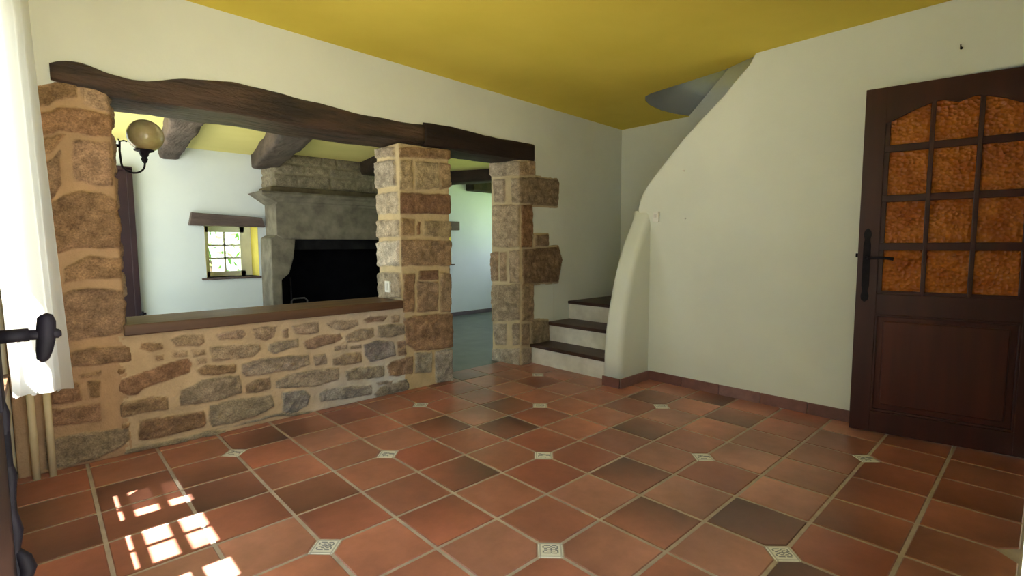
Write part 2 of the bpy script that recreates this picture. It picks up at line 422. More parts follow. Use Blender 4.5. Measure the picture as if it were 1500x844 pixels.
# ceiling (sloped a little) with stairwell hole
hole = [(3.05,.80),(2.86,.86),(2.66,.89),(2.42,.875),(2.25,.82),(2.14,.75),(2.10,.67),(2.08,.55),(1.99,-.04),(1.90,-.25),(1.86,-.37),(1.86,-1.9)]
top = []; bm = bmesh.new()
outer = [(-2.16,-1.9),(1.86,-1.9)]
ring = [(-2.3,-2.1),(1.86,-2.1)] + hole[::-1][0:] + [(3.05,.80),(3.25,.80),(3.25,1.8),(-2.3,1.8)]
clean = []
for p in ring:
    if not clean or (abs(p[0]-clean[-1][0])+abs(p[1]-clean[-1][1])) > 1e-4: clean.append(p)
bm = bmesh.new()
lo = [bm.verts.new((x, y, zc(x))) for x, y in clean]; hi = [bm.verts.new((x, y, zc(x)+.2)) for x, y in clean]
bm.faces.new(lo); bm.faces.new(hi[::-1]); n = len(lo)
for i in range(n): bm.faces.new((lo[i], hi[i], hi[(i+1) % n], lo[(i+1) % n]))
bmesh.ops.triangulate(bm, faces=[f for f in bm.faces if len(f.verts) > 4])
tag(link('ceiling', bm_mesh(bm), M_ceil), 'ochre yellow ceiling of the tiled room with a curved stairwell cut-out', 'ceiling', kind='structure')
# lining of the stairwell: sloping soffit rising from the curved edge
hs_ = [(3.06,.80),(2.86,.86),(2.66,.89),(2.42,.875),(2.25,.82),(2.14,.75),(2.10,.67),(2.08,.55)]
bm = bmesh.new(); rows = []
for k in range(9):
    t = k/8*1.5
    rows.append([bm.verts.new((x, y-.93*t, zc(x)+.005+.88*t)) for x, y in hs_])
for a, b in zip(rows, rows[1:]):
    for k in range(len(hs_)-1): bm.faces.new((a[k], a[k+1], b[k+1], b[k]))
bmesh.ops.solidify(bm, geom=list(bm.faces), thickness=.04)
tag(link('ceiling_stairwell', bm_mesh(bm), M_white, None, True), 'pale sloping soffit inside the stairwell opening', 'ceiling', kind='structure')
boxo = boxes('wall_stairwell', [(1.80, 3.3, -2.2, -2.1, 0, 4.2), (1.70, 1.82, -2.2, 1.2, 2.75, 4.2), (1.7, 3.3, -2.2, 1.2, 4.15, 4.25), (1.7, 3.3, 1.1, 1.2, 2.75, 4.2)], M_white)
tag(boxo, 'hidden upper walls enclosing the stairwell', 'wall', kind='structure')
# stair back wall
tag(boxes('wall_stair', [(3.05, 3.2, -2.2, 1.8, 0, 4.2)], M_plaster), 'plastered wall at the back of the stairs', 'wall', kind='structure')

# right wall with its curved, rising stair edge
cur = [(.600,0),(.600,1.40),(.598,1.48),(.585,1.535),(.555,1.60),(.50,1.675),(.40,1.785),(.30,1.89),(.198,1.994),(.09,2.09),(-.02,2.185),(-.124,2.27),(-.22,2.37),(-.30,2.44),(-.40,2.62),(-1.95,2.62),(-1.95,2.09),(-1.10,2.09),(-1.10,0)]
bm = prism(cur, 'x', 1.82, 1.95, bevel=.012, seg=3)
bmesh.ops.triangulate(bm, faces=[f for f in bm.faces if len(f.verts) > 4])
wr = link('wall_right', bm_mesh(bm), M_plaster)
tag(wr, 'off white plastered wall rising in a curve beside the stairs', 'wall', kind='structure')
# fin (buttress) at the stair foot
prof = [(1.405,0),(1.408,.25),(1.43,.475),(1.462,.62),(1.50,.757),(1.545,.90),(1.60,1.041),(1.66,1.16),(1.73,1.275),(1.80,1.385),(1.825,1.45),(1.86,1.46),(1.86,0)]
bm = prism(prof, 'y', .475, .655)
sel = [e for e in bm.edges if all(v.co.x < 1.85 for v in e.verts) and (abs(e.verts[0].co.y-e.verts[1].co.y) < 1e-4) and not all(v.co.z < .01 for v in e.verts)]
bmesh.ops.bevel(bm, geom=sel, offset=.05, segments=6, affect='EDGES', profile=.5)
fin = link('newel_buttress', bm_mesh(bm), M_plaster, None, True)
fin.data.polygons.foreach_set('use_smooth', [abs(p.normal.y) < .999 and p.normal.z > -.9 for p in fin.data.polygons])
tag(fin, 'curved white plaster buttress ending the wall at the foot of the stairs', 'wall buttress')

# skirting
def skirting(name, path, h, parent=None, seed=1):
    r = random.Random(seed); vs, fs, cs = [], [], []
    th = .012
    for (a, b) in path:
        a = np.array(a); b = np.array(b); L = np.hypot(*(b-a)); d = (b-a)/L; nr = np.array([d[1], -d[0]]); n = max(1, round(L/.30)); w = L/n
        for k in range(n):
            p, q = a+d*(w*k+.002), a+d*(w*(k+1)-.002); bm = None
            n0 = len(vs); base = r.choice([(124,86,80), (116,78,72), (134,100,96), (110,74,68)])
            for (pt, off, z) in ((p,0,0),(q,0,0),(q,th,0),(p,th,0),(p,0,h),(q,0,h),(q,th*.8,h-.001),(p,th*.8,h-.001)):
                vs.append((pt[0]+nr[0]*off, pt[1]+nr[1]*off, z))
            for f in ((0,1,2,3),(4,7,6,5),(3,2,6,7),(0,4,5,1),(1,5,6,2),(0,3,7,4)):
                fs.append(tuple(n0+i for i in f)); cs.extend([srgb(*base)]*4)
    me = bpy.data.meshes.new('m'); me.from_pydata([tuple(map(float, v)) for v in vs], [], fs)
    ca = me.color_attributes.new('Col', 'FLOAT_COLOR', 'CORNER'); ca.data.foreach_set('color', np.array(cs, np.float32).ravel())
    return link(name, me, M_base, parent)
tag(skirting('baseboard_right', [((1.82,.475),(1.82,-1.0))][::-1] and [((1.82,.465),(1.82,-1.09))], .078), 'terracotta tile skirting along the right wall', 'baseboard', kind='structure')
tag(skirting('baseboard_buttress', [((1.396,.64),(1.396,.467)), ((1.396,.467),(1.815,.467))], .078, seed=4), 'terracotta tile skirting wrapped round the foot of the buttress', 'baseboard', kind='structure')

# near wall (behind the camera) with the doorway the photographer stands in
YN = -1.8695
tag(boxes('wall_near', [(-2.5,-2.09,YN-.25,YN,0,2.7), (-1.12,2.1,YN-.25,YN,0,2.7), (-2.10,-1.11,YN-.25,YN,2.12,2.7)], M_plaster), 'plastered wall beside the doorway the view is taken from', 'wall', kind='structure')
# window wall
XW = -2.13
WY0, WY1, WZ0, WZ1 = -.66, 1.17, .62, 2.24
tag(boxes('wall_window', [(XW-.30,XW,-2.1,WY0,0,2.7), (XW-.30,XW,WY1,2.0,0,2.7), (XW-.30,XW,WY0-.01,WY1+.01,0,WZ0), (XW-.30,XW,WY0-.01,WY1+.01,WZ1,2.7)], M_plaster), 'plastered outer wall holding the curtained window', 'wall', kind='structure')
def casement(nm, y0, y1, zs, xg, label, parent):
    # glazed leaf: stiles, rails, muntins as one frame, panes below it
    g = [(xg-.02,xg+.02,y0-.045,y0,zs[0][0]-.05,zs[-1][1]+.05), (xg-.02,xg+.02,y1,y1+.045,zs[0][0]-.05,zs[-1][1]+.05),
         (xg-.02,xg+.02,y0-.045,y1+.045,zs[0][0]-.055,zs[0][0]), (xg-.02,xg+.02,y0-.045,y1+.045,zs[-1][1],zs[-1][1]+.055)]
    ym = (y0+y1)/2
    g.append((xg-.015,xg+.015,ym-.013,ym+.013,zs[0][0],zs[-1][1]))
    for a, b in zip(zs, zs[1:]): g.append((xg-.015,xg+.015,y0,y1,a[1],b[0]))
    f = boxes('casement', g, M_framew, parent)
    boxes('pane', [(xg-.002,xg+.002,y0,y1,zs[0][0],zs[-1][1])], M_glass, f)
zs = [(.675,.90),(.93,1.155),(1.185,1.41),(1.44,1.665),(1.695,1.91),(1.94,2.12)]
tag(boxes('added_eave_1', [(-2.745,XW-.30,-3.2,2.4,2.60,2.72),(-2.745,-2.70,-3.2,2.4,2.455,2.62),(XW-.31,XW-.29,-3.2,2.4,2.58,2.9)], M_wood_bk), 'added unseen wooden eave outside, blocking sun from the upper panes', 'eave', kind='structure')  # eave added out of view to stop sun through the upper panes
w1 = thing('window_1', 'wide window of small-paned casements behind the white curtain', 'window', (XW-.22, .25, WZ0), kind='structure')
for y0 in (-.555, -.11, .335, .78): casement('c', y0, y0+.29, zs, XW-.22, '', w1)
boxes('window_frame', [(XW-.26,XW-.18,WY0,WY0+.06,WZ0,WZ1),(XW-.26,XW-.18,WY1-.055,WY1,WZ0,WZ1),(XW-.26,XW-.18,WY0,WY1,2.17,WZ1)]+[(XW-.25,XW-.19,y-.006,y+.071,WZ0,2.2) for y in (-.22,.225,.67)], M_framew, w1)
boxes('window_sill', [(XW-.30,XW+.02,WY0,WY1,WZ0-.03,WZ0+.003)], M_tile and M_sill, w1)

# ================================================================== STONEWORK
# left pillar
def P(u, v): p = on_y(u, v, YL); return (p[0], p[2])
def crop(ox, oy, sc): return lambda pts: [P(ox+x/sc, oy+y/sc) for x, y in pts]
x0L = -2.128
D = crop(50, 120, 4.22); E_ = crop(60, 310, 4.22)
lp = []
def addL(poly, c, ext=False):
    q = [(x-x0L, z) for x, z in poly]; lp.append((q, c))
addL([(-2.12,1.93),(-2.12,1.79)]+D([(230,165),(270,165),(272,95),(240,80)]), (134,98,58))
addL(D([(300,95),(460,95),(462,225),(370,215),(310,200)]), (172,138,104))
addL([(-2.12,1.75),(-2.12,1.56)]+D([(60,350),(330,385),(480,372),(478,245),(240,235),(80,215)]), (136,92,56))
addL([(-2.12,1.51),(-2.12,1.43)]+D([(165,420),(195,385),(80,365)]), (142,104,64))
addL([(-2.12,1.40),(-2.12,1.10)]+D([(170,680),(170,470)]), (120,88,60))
addL(D([(245,425),(470,405),(492,680),(390,690),(250,660)]), (150,112,82))
addL([P(a, b) for a, b in ((66,312),(78,300),(110,294),(150,293),(174,302),(178,368),(130,373),(70,375))], (126,90,56))
addL(E_([(150,375),(310,312),(500,312),(505,430),(340,445),(150,465)]), (138,100,62))
addL(E_([(100,520),(300,500),(515,505),(530,640),(500,760),(400,795),(215,815),(120,800)]), (124,92,64))
A = crop(50, 460, 3.518)
addL(A([(150,215),(300,192),(500,178),(540,213),(530,248),(300,278),(150,288)]), (128,94,62))
addL(A([(100,372),(230,362),(252,448),(90,472)]), (130,88,58))
addL(A([(60,500),(340,468),(352,556),(60,585)]), (128,88,58))
addL(A([(278,358),(346,353),(340,442),(295,442)]), (130,94,54))
addL(A([(60,645),(260,612),(490,593),(495,650),(440,692),(330,748),(180,785),(60,800)]), (124,108,82))
addL(A([(235,328),(350,303),(345,327),(250,347)]), (138,102,64))
pl = -x0L-1.655
lp2 = lp + rand_courses(pl+.01, pl+.36, 0, 1.95, 3, hmin=.12, hmax=.26) + rand_courses(pl+.38, 2*pl+.7, 0, 1.95, 4)
capL = lambda x, y: np.interp(x, [-2.2,-1.90,-1.87,-1.80,-1.65], [1.975,1.975,2.0,2.01,1.985])
o = masonry('stone_pillar', [(x0L,YL),(-1.655,YL),(-1.655,YB),(x0L,YB)], 0, 1.95, lp2, (176,144,110), seed=11, mortar2=(182,152,118), H=.014, zcap=capL)
tag(o, 'broad warm brown stone pillar carrying the beam beside the white curtain', 'pillar')

# parapet
B_ = crop(310, 440, 4.22); C_ = crop(490, 440, 4.963)
x0p = -1.70; pr = []
def addP(poly, c): pr.append(([(x-x0p, z) for x, z in poly], c))  # left stones browner: warm bounced light partly painted into their colours
for pts, c in [
 ([(555,150),(650,148),(668,178),(600,194),(548,182)], (150,112,70)),
 ([(700,130),(760,108),(870,108),(880,140),(850,162),(730,167)], (146,122,92)),
 ([(622,213),(667,210),(670,237),(632,240)], (156,122,84)),
 ([(712,190),(790,186),(786,220),(718,224)], (152,126,94)),
 ([(808,185),(872,184),(882,212),(820,224)], (156,130,98)),
 ([(833,235),(887,230),(887,256),(843,264)], (156,130,98)),
 ([(393,290),(468,284),(458,313),(398,310)], (144,104,62)),
 ([(385,368),(460,340),(640,268),(790,228),(812,255),(802,303),(700,338),(560,385),(530,414),(480,418),(425,402)], (126,84,54)),
 ([(393,468),(500,452),(600,428),(684,430),(692,490),(560,513),(430,533),(396,517)], (120,92,60)),
 ([(372,570),(492,557),(482,587),(383,592)], (156,120,78)),
 ([(538,558),(640,533),(872,498),(884,560),(872,582),(640,642),(543,650)], (112,80,52)),
 ([(455,725),(640,690),(800,655),(985,640),(985,600),(900,600),(800,632),(600,672),(480,700)], (124,114,92))]: addP(A(pts), c)
for pts, c in [
 ([(22,215),(90,193),(192,183),(207,215),(182,242),(58,247)], (142,118,96)),
 ([(248,180),(330,163),(402,165),(387,226),(330,252),(273,237)], (142,120,96)),
 ([(438,183),(477,176),(477,230),(438,232)], (142,122,100)),
 ([(498,158),(570,143),(657,136),(664,196),(600,210),(518,207)], (146,126,106)),
 ([(-18,290),(80,278),(290,275),(300,300),(262,347),(100,368),(-5,372)], (142,122,96)),
 ([(348,273),(440,253),(532,238),(537,286),(450,312),(385,334),(348,312)], (142,132,114)),
 ([(568,255),(650,218),(792,208),(808,235),(740,267),(640,298),(583,302)], (142,112,92)),
 ([(758,284),(832,273),(837,300),(764,312)], (140,126,108)),
 ([(-97,432),(-40,403),(147,398),(150,442),(40,462),(-62,464)], (116,88,56)),
 ([(183,390),(300,363),(480,343),(602,338),(607,397),(480,432),(330,453),(213,472),(188,447)], (136,124,110)),
 ([(630,343),(702,333),(714,392),(638,407)], (138,126,112)),
 ([(743,363),(810,333),(922,320),(927,382),(820,402),(748,402)], (140,124,104)),
 ([(-207,602),(-190,558),(-60,498),(60,468),(172,458),(187,572),(60,612),(-80,643),(-197,652)], (132,118,96)),
 ([(208,530),(260,498),(357,473),(364,552),(270,574),(213,572)], (126,104,78)),
 ([(393,502),(470,458),(620,428),(782,418),(784,492),(650,528),(520,538),(398,542)], (138,128,112)),
 ([(-15,655),(100,618),(372,588),(387,652),(330,692),(150,753),(0,783),(-22,742)], (138,126,102)),
 ([(438,568),(572,553),(607,590),(592,652),(520,692),(438,692)], (122,124,124)),
 ([(0,802),(200,765),(380,720),(620,705),(620,690),(400,700),(150,770)], (112,108,94))]: addP(B_(pts), c)
for pts, c in [
 ([(-62,170),(0,146),(162,143),(177,186),(70,217),(-22,207)], (140,126,110)),
 ([(208,140),(260,116),(387,113),(352,152),(228,160)], (112,90,78)),
 ([(413,113),(470,108),(472,157),(418,162)], (144,126,104)),
 ([(503,128),(547,128),(547,154),(503,154)], (126,108,88)),
 ([(73,257),(180,208),(282,198),(292,262),(180,297),(88,307)], (138,124,106)),
 ([(313,185),(400,173),(507,173),(512,242),(420,267),(318,270)], (128,122,106)),
 ([(-3,335),(87,328),(82,352),(-3,367)], (140,124,104)),
 ([(108,335),(197,323),(202,347),(113,357)], (134,120,102)),
 ([(213,320),(300,293),(432,298),(442,397),(330,432),(255,447),(218,400)], (116,116,122)),
 ([(453,300),(512,288),(532,397),(458,402)], (136,112,90)),
 ([(378,480),(420,438),(542,413),(570,440),(562,522),(460,552),(393,547)], (128,100,78)),
 ([(73,517),(150,488),(357,476),(360,552),(200,577),(88,580)], (134,128,114)),
 ([(298,600),(345,588),(422,588),(417,612),(313,617)], (132,128,118)),
 ([(288,682),(330,633),(450,598),(600,543),(640,530),(640,618),(560,642),(420,677),(308,702)], (112,110,104)),
 ([(-112,680),(-60,648),(120,623),(267,620),(272,682),(120,707),(0,727),(-100,737)], (130,132,132))]: addP(C_(pts), c)
wl = .13-x0p
pr += rand_courses(wl+.4, 2*wl+.36, 0, .68, 21)
par = masonry('stone_half_wall', [(x0p,YL),(.13,YL),(.13,YB),(x0p,YB)], -.0, .672, pr, (190,164,128), seed=2, lime_and_skylight=(.7,.9), mortar2=(196,174,142), H=.013, rough=.0075)
tag(par, 'low rubble stone half wall under the wooden ledge between two pillars', 'stone wall')

# central pillar
xa, xb = .10, .572
p1 = []
def Pf(u, v): p = on_y(u, v, YL); return (p[0]-xa, p[2])
loopP1 = [(xa,YL),(xb,YL),(xb,YB),(xa,YB)]; L1 = xb-xa; LY = YB-YL; TOT = 2*(L1+LY)
def Ps(u, v):
    p = on_x(u, v, xa); return (TOT-(p[1]-YL), p[2])
Fc = lambda pts: [Pf(540+x/4.823, 205+y/4.823) for x, y in pts]
Fs = lambda pts: [Ps(540+x/4.823, 205+y/4.823) for x, y in pts]
Gc = lambda pts: [Pf(540+x/4.438, 370+y/4.438) for x, y in pts]
Gs = lambda pts: [Ps(540+x/4.438, 370+y/4.438) for x, y in pts]
def rect(s0, s1, z0, z1): return [(s0,z0),(s1,z0),(s1,z1),(s0,z1)]
for pts, c in [([(205,75),(570,78),(575,160),(440,152),(205,142)], (132,100,64)),
 ([(215,168),(308,168),(308,372),(215,366)], (166,146,108)), ([(328,172),(488,182),(493,358),(328,372)], (164,148,112)),
 ([(497,182),(600,192),(600,342),(500,372)], (162,134,98)), ([(215,392),(600,405),(600,538),(215,542)], (104,68,44)),
 ([(225,572),(325,577),(320,692),(225,692)], (154,124,84)), ([(392,592),(600,592),(600,702),(388,692)], (160,142,104)),
 ([(340,595),(362,595),(357,690),(338,690)], (118,76,42)), ([(222,718),(600,722),(600,900),(222,900)], (136,108,78))]: p1.append((Fc(pts), c))
for pts, c in [([(40,82),(95,78),(95,148),(48,152)], (160,146,126)), ([(102,78),(185,72),(192,138),(105,146)], (146,130,110)),
 ([(30,185),(190,160),(200,345),(45,362)], (158,148,132)), ([(40,402),(208,385),(212,532),(55,547)], (168,156,136)),
 ([(35,587),(218,582),(225,697),(45,707)], (176,162,140)), ([(35,737),(222,722),(222,900),(45,905)], (196,188,172))]: p1.append((Fs(pts), c))
for pts, c in [([(222,150),(298,148),(295,392),(222,392)], (126,92,62)), ([(325,130),(452,125),(452,187),(325,190)], (102,68,46)),
 ([(313,200),(452,200),(452,387),(313,392)], (138,112,86)), ([(462,140),(530,150),(530,392),(465,392)], (134,112,86)),
 ([(225,440),(300,415),(540,402),(545,622),(310,642),(240,600)], (132,100,74)),
 ([(300,655),(410,645),(410,780),(300,785)], (146,146,136)), ([(432,640),(560,625),(560,840),(435,842)], (152,152,148)),
 ([(225,680),(285,680),(285,790),(225,790)], (128,104,84))]: p1.append((Gc(pts), c))
p1.append((Gs([(50,137),(208,142),(222,302),(55,312)]), (150,138,118)))
p1 += rand_courses(L1+.01, TOT-LY-.01, 0, 1.93, 31, hmin=.12, hmax=.25)
p1 += rand_courses(TOT-LY, TOT, 0, .66, 33)
def cap1(x, y): return np.full_like(x, 1.955)
o = masonry('stone_pillar', loopP1, 0, 1.93, p1, (188,168,132), seed=5, mortar2=(196,178,142), H=.017, rough=.006, zcap=cap1)
tag(o, 'free standing stone pillar between the ledge opening and the passage', 'pillar')

# right pillar with quoins let into the plaster
xc = 1.378; xr = 2.02
loopP2 = [(xc,1.612),(xr,1.612),(xr,1.975),(1.335,1.975)]
L2 = xr-xc; Ls = math.hypot(xc-1.335, 1.975-1.612); TOT2 = L2+(1.975-1.612)+(xr-1.335)+Ls
def Qf(u, v): p = on_y(u, v, 1.612); return (p[0]-xc, p[2])
def Qs(u, v):
    p = on_x(u, v, 1.36); return (TOT2-(p[1]-1.612)*Ls/(1.975-1.612), p[2])
Hp = lambda pts, f: [f(710+x/2.637, 230+y/2.637) for x, y in pts]
p2 = []
for (f, pts, c) in [
 (Qs, [(25,30),(128,22),(128,78),(30,82)], (160,146,124)), (Qf, [(128,25),(192,22),(192,75),(128,78)], (150,124,92)),
 (Qs, [(38,95),(80,92),(80,180),(45,182)], (158,142,122)), (Qs, [(100,90),(138,88),(138,182),(105,182)], (150,136,114)), (Qf, [(132,86),(200,84),(280,96),(284,110),(280,196),(190,190),(132,182)], (116,98,74)),
 (Qs, [(38,192),(136,190),(136,352),(40,352)], (156,138,112)), (Qf, [(140,190),(182,190),(182,352),(140,352)], (116,76,44)),
 (Qf, [(194,304),(244,304),(244,347),(194,347)], (120,98,72)),
 (Qs, [(30,372),(58,370),(58,480),(30,482)], (136,110,84)), (Qs, [(64,372),(86,370),(86,482),(64,482)], (150,126,98)), (Qs, [(94,366),(142,362),(142,492),(96,490)], (152,134,110)),
 (Qf, [(144,362),(284,350),(296,400),(292,430),(282,484),(146,494)], (104,78,52)),
 (Qs, [(30,497),(142,494),(142,632),(36,635)], (144,128,104)), (Qf, [(142,494),(185,494),(185,635),(142,634)], (140,118,88)),
 (Qs, [(40,645),(86,645),(86,726),(48,722)], (148,138,120)), (Qs, [(105,646),(140,645),(140,728),(108,728)], (150,136,114)), (Qf, [(140,646),(172,646),(172,728),(140,728)], (142,122,96)),
 (Qf, [(178,634),(245,634),(248,700),(240,728),(178,728)], (122,108,82)),
 (Qs, [(34,740),(140,742),(140,815),(34,805)], (156,148,132)), (Qf, [(140,742),(178,740),(178,815),(140,815)], (150,138,118))]: p2.append((Hp(pts, f), c))
p2 += rand_courses(L2+.12, TOT2-Ls-.02, 0, 1.95, 41, hmin=.12, hmax=.25)
def sunk2(s, z):
    return np.where((s > 1.55-xc) & (s < L2+.34), -.14, 0.0)
o = masonry('stone_pillar', loopP2, 0, 1.955, p2, (182,164,130), seed=8, mortar2=(188,174,144), H=.017, sunk=sunk2, zcap=lambda x, y: np.full_like(x, 1.97))
tag(o, 'stone pillar with long quoins set into the plaster beside the stairs', 'pillar')

# ================================================================== BEAMS
def rough_beam(name, axis, st, mat, parent=None, seed=0, amp=.012, n=28, sub=8, flat=.25):
    """st: stations (pos, a0, a1, z0, z1) along axis; a = the other horizontal axis"""
    pos = np.array([s[0] for s in st]); tt = np.linspace(pos[0], pos[-1], max(12, int(abs(pos[-1]-pos[0])/.03)))
    o_ = np.argsort(pos)
    I = [np.interp(tt, pos[o_], np.array([s[k] for s in st])[o_]) for k in (1, 2, 3, 4)]
    V = []; ns = len(tt)
    for i in range(ns):
        a0, a1, z0, z1 = (I[k][i] for k in range(4)); ca, cz, ha, hz = (a0+a1)/2, (z0+z1)/2, (a1-a0)/2, (z1-z0)/2
        for k in range(n):
            th = 2*PI*(k+.5)/n; c, s = math.cos(th), math.sin(th); e = flat
            x = math.copysign(abs(c)**e, c); z = math.copysign(abs(s)**e, s)
            dn = amp*2*float(fbm(np.array(tt[i]*3.5+seed), np.array(k*.35+seed)))+amp*float(fbm(np.array(tt[i]*16+seed), np.array(k*1.3)))
            a = ca+x*(ha+dn); zz = cz+z*(hz+dn)
            V.append((tt[i], a, zz) if axis == 'x' else (a, tt[i], zz))
    F = []
    for i in range(ns-1):
        for k in range(n): F.append((i*n+k, i*n+(k+1) % n, (i+1)*n+(k+1) % n, (i+1)*n+k))
    F.append(tuple(range(n))[::-1]); F.append(tuple(range((ns-1)*n, ns*n)))
    me = mesh(V, F); bm = bmesh.new(); bm.from_mesh(me); bmesh.ops.recalc_face_normals(bm, faces=bm.faces); bm.to_mesh(me); bm.free()
    return link(name, me, mat, parent, True)
topx = [(72,90),(80,84),(125,91),(150,103),(180,112),(215,118),(235,116),(262,112),(300,115),(345,118),(400,130),(440,143),(480,152),(520,163),(560,172),(590,178),(622,182)]
botx = [(72,116),(90,122),(130,130),(160,142),(259,155),(360,169),(440,184),(520,196),(580,204),(622,211)]
tp = np.array([[on_y(u, v, 1.60)[0], on_y(u, v, 1.60)[2]] for u, v in topx]); bp = np.array([[on_y(u, v, 1.60)[0], on_y(u, v, 1.60)[2]] for u, v in botx])
xs = np.concatenate([[tp[0,0]], np.linspace(tp[0,0]+.01, tp[-1,0], 40)])
st = [(x, 1.605, 2.005, np.interp(x, bp[:,0], bp[:,1]), np.interp(x, tp[:,0], tp[:,1])) for x in xs]
o = rough_beam('wooden_beam', 'x', st, M_wood_dk, seed=3, amp=.009, flat=.2)
tag(o, 'long wavy dark brown beam over the ledge opening, on the left pillar', 'beam')
xj = tp[-1,0]
tb = [(622,178),(660,184),(700,194),(740,203),(783,211)]
st = []
for u, v in tb:
    p = on_y(u, v, 1.60); st.append((p[0], 1.60, 1.985, 1.965 if u > 640 else 1.95, p[2]))
o = rough_beam('wooden_beam', 'x', st, M_wood_bk, seed=9, amp=.008, flat=.2)
tag(o, 'short blackened beam over the passage, resting on two stone pillars', 'beam')

# sill ledge
bm = bmesh.new(); bm_box(bm, -1.665, .092, 1.600, 2.02, .6735, .735, bevel=.006)
tag(link('wooden_ledge', bm_mesh(bm), M_sill), 'long polished wooden ledge capping the stone half wall', 'ledge')

# ================================================================== BACK ROOM
YF = 4.85; ZF = 2.27
# wall_back with two window openings
WXa, WXb = on_y(299, 333, YF)[0], .015
def wall_with_holes(name, x0, x1, z0, z1, y0, y1, holes, mat):
    lst = []; xs_ = sorted({x0, x1, *[h[0] for h in holes], *[h[1] for h in holes]})
    for a, b in zip(xs_, xs_[1:]):
        hh = [h for h in holes if h[0] <= a+1e-6 and h[1] >= b-1e-6]
        if hh: lst += [(a, b, y0, y1, z0, hh[0][2]), (a, b, y0, y1, hh[0][3], z1)]
        else: lst.append((a, b, y0, y1, z0, z1))
    return boxes(name, lst, mat)
tag(wall_with_holes('wall_back', -2.3, 4.4, 0, 2.6, YF, YF+.40, [(WXa, WXb, .80, 1.41), (2.42, 2.95, .86, 1.42)], M_white), 'white wall of the back room with small deep windows', 'wall', kind='structure')
RW = (3.1, 4.5, .9, 2.1)  # unseen window opening added to brighten the right of the back wall
tag(boxes('wall_back_right', [(4.3,4.5,1.8,RW[0],0,2.6),(4.3,4.5,RW[1],5.2,0,2.6),(4.3,4.5,RW[0],RW[1],0,RW[2]),(4.3,4.5,RW[0],RW[1],RW[3],2.6)], M_white), 'white right wall of the back room', 'wall', kind='structure')
BW = (2.2, 4.6, .4, 2.2)
tag(boxes('wall_back_left', [(-2.43,-2.25,1.9,BW[0],0,2.6),(-2.43,-2.25,BW[1],5.2,0,2.6),(-2.43,-2.25,BW[0],BW[1],0,BW[2]),(-2.43,-2.25,BW[0],BW[1],BW[3],2.6)], M_white), 'white left wall of the back room behind the pillar', 'wall', kind='structure')
tag(boxes('wall_stair_side', [(2.9,4.4,1.8,YB+.02,0,2.7)], M_white), 'white wall of the back room behind the stairs', 'wall', kind='structure')
tag(boxes('ceiling_back', [(-2.4, 4.5, YB-.08, 5.2, ZF, ZF+.15)], M_ceil_back), 'bright yellow ceiling of the back room between dark beams', 'ceiling', kind='structure')

def small_window(nm, x0, x1, z0, z1, y, label, ybk=YF+.28, gx=None):
    w = thing(nm, label, 'window', ((x0+x1)/2, ybk, z0), kind='structure')
    boxes('reveal', [(x1-.004, x1+.02, YF-.001+.002, ybk, z0, z1), (x0-.02, x0+.004, YF+.001, ybk, z0, z1)], M_yellow, w)
    gx0, gx1 = gx or (x0, x1)
    f = [(gx0, gx0+.05, ybk, ybk+.04, z0, z1), (gx1-.05, gx1, ybk, ybk+.04, z0, z1), (gx0, gx1, ybk, ybk+.04, z0, z0+.06), (gx0, gx1, ybk, ybk+.04, z1-.07, z1)]
    a, b, c, d = gx0+.05, gx1-.05, z0+.06, z1-.07
    f += [((a+b)/2-.011, (a+b)/2+.011, ybk+.01, ybk+.035, c, d)] + [(a, b, ybk+.01, ybk+.035, c+(d-c)*k/3-.011, c+(d-c)*k/3+.011) for k in (1, 2)]
    ff = boxes('window_frame', f, M_frame, w)
    boxes('pane', [(a, b, ybk+.02, ybk+.024, c, d)], M_glass, ff)
    if gx1 < x1-.02: boxes('splay', [(gx1, x1, ybk, ybk+.03, z0, z1)], M_frame, w)
    return w
small_window('window_2', WXa, WXb, .80, 1.41, YF, 'small six paned window under a dark wooden lintel in the back room', gx=(on_y(300,333,YF+.28)[0]-.02, on_y(357,333,YF+.28)[0]))
small_window('window_3', 2.42, 2.95, .86, 1.42, YF, 'small window mostly hidden behind the free standing pillar')
boxes('sw', [], M_frame) if False else None
o = boxes('window_shelf', [(on_y(300,405,YF)[0]-.03, .03, YF-.03, YF+.28, .775, .80)], M_lintw, None, bevel=.004)
tag(o, 'thin dark sill board under the small six paned window', 'sill')
o = boxes('window_shelf', [(2.40, 3.0, YF-.03, YF+.28, .84, .86)], M_lintw, None, bevel=.004)
tag(o, 'thin dark sill board end showing past the right edge of the free standing pillar', 'sill')
pts = [on_y(u, v, YF-.05) for u, v in ((277,330),(388,333),(383,319),(280,311))]
bm = prism([(p[0], p[2]) for p in pts], 'y', YF-.07, YF+.05, bevel=.006)
tag(link('window_lintel', bm_mesh(bm), M_lintw), 'weathered dark wooden lintel over the small six paned window', 'lintel')
bm = prism([(2.25,1.41),(3.08,1.41),(3.08,1.55),(2.25,1.55)], 'y', YF-.07, YF+.05, bevel=.006)
tag(link('window_lintel', bm_mesh(bm), M_lintw), 'dark wooden lintel end showing beside the free standing pillar', 'lintel')
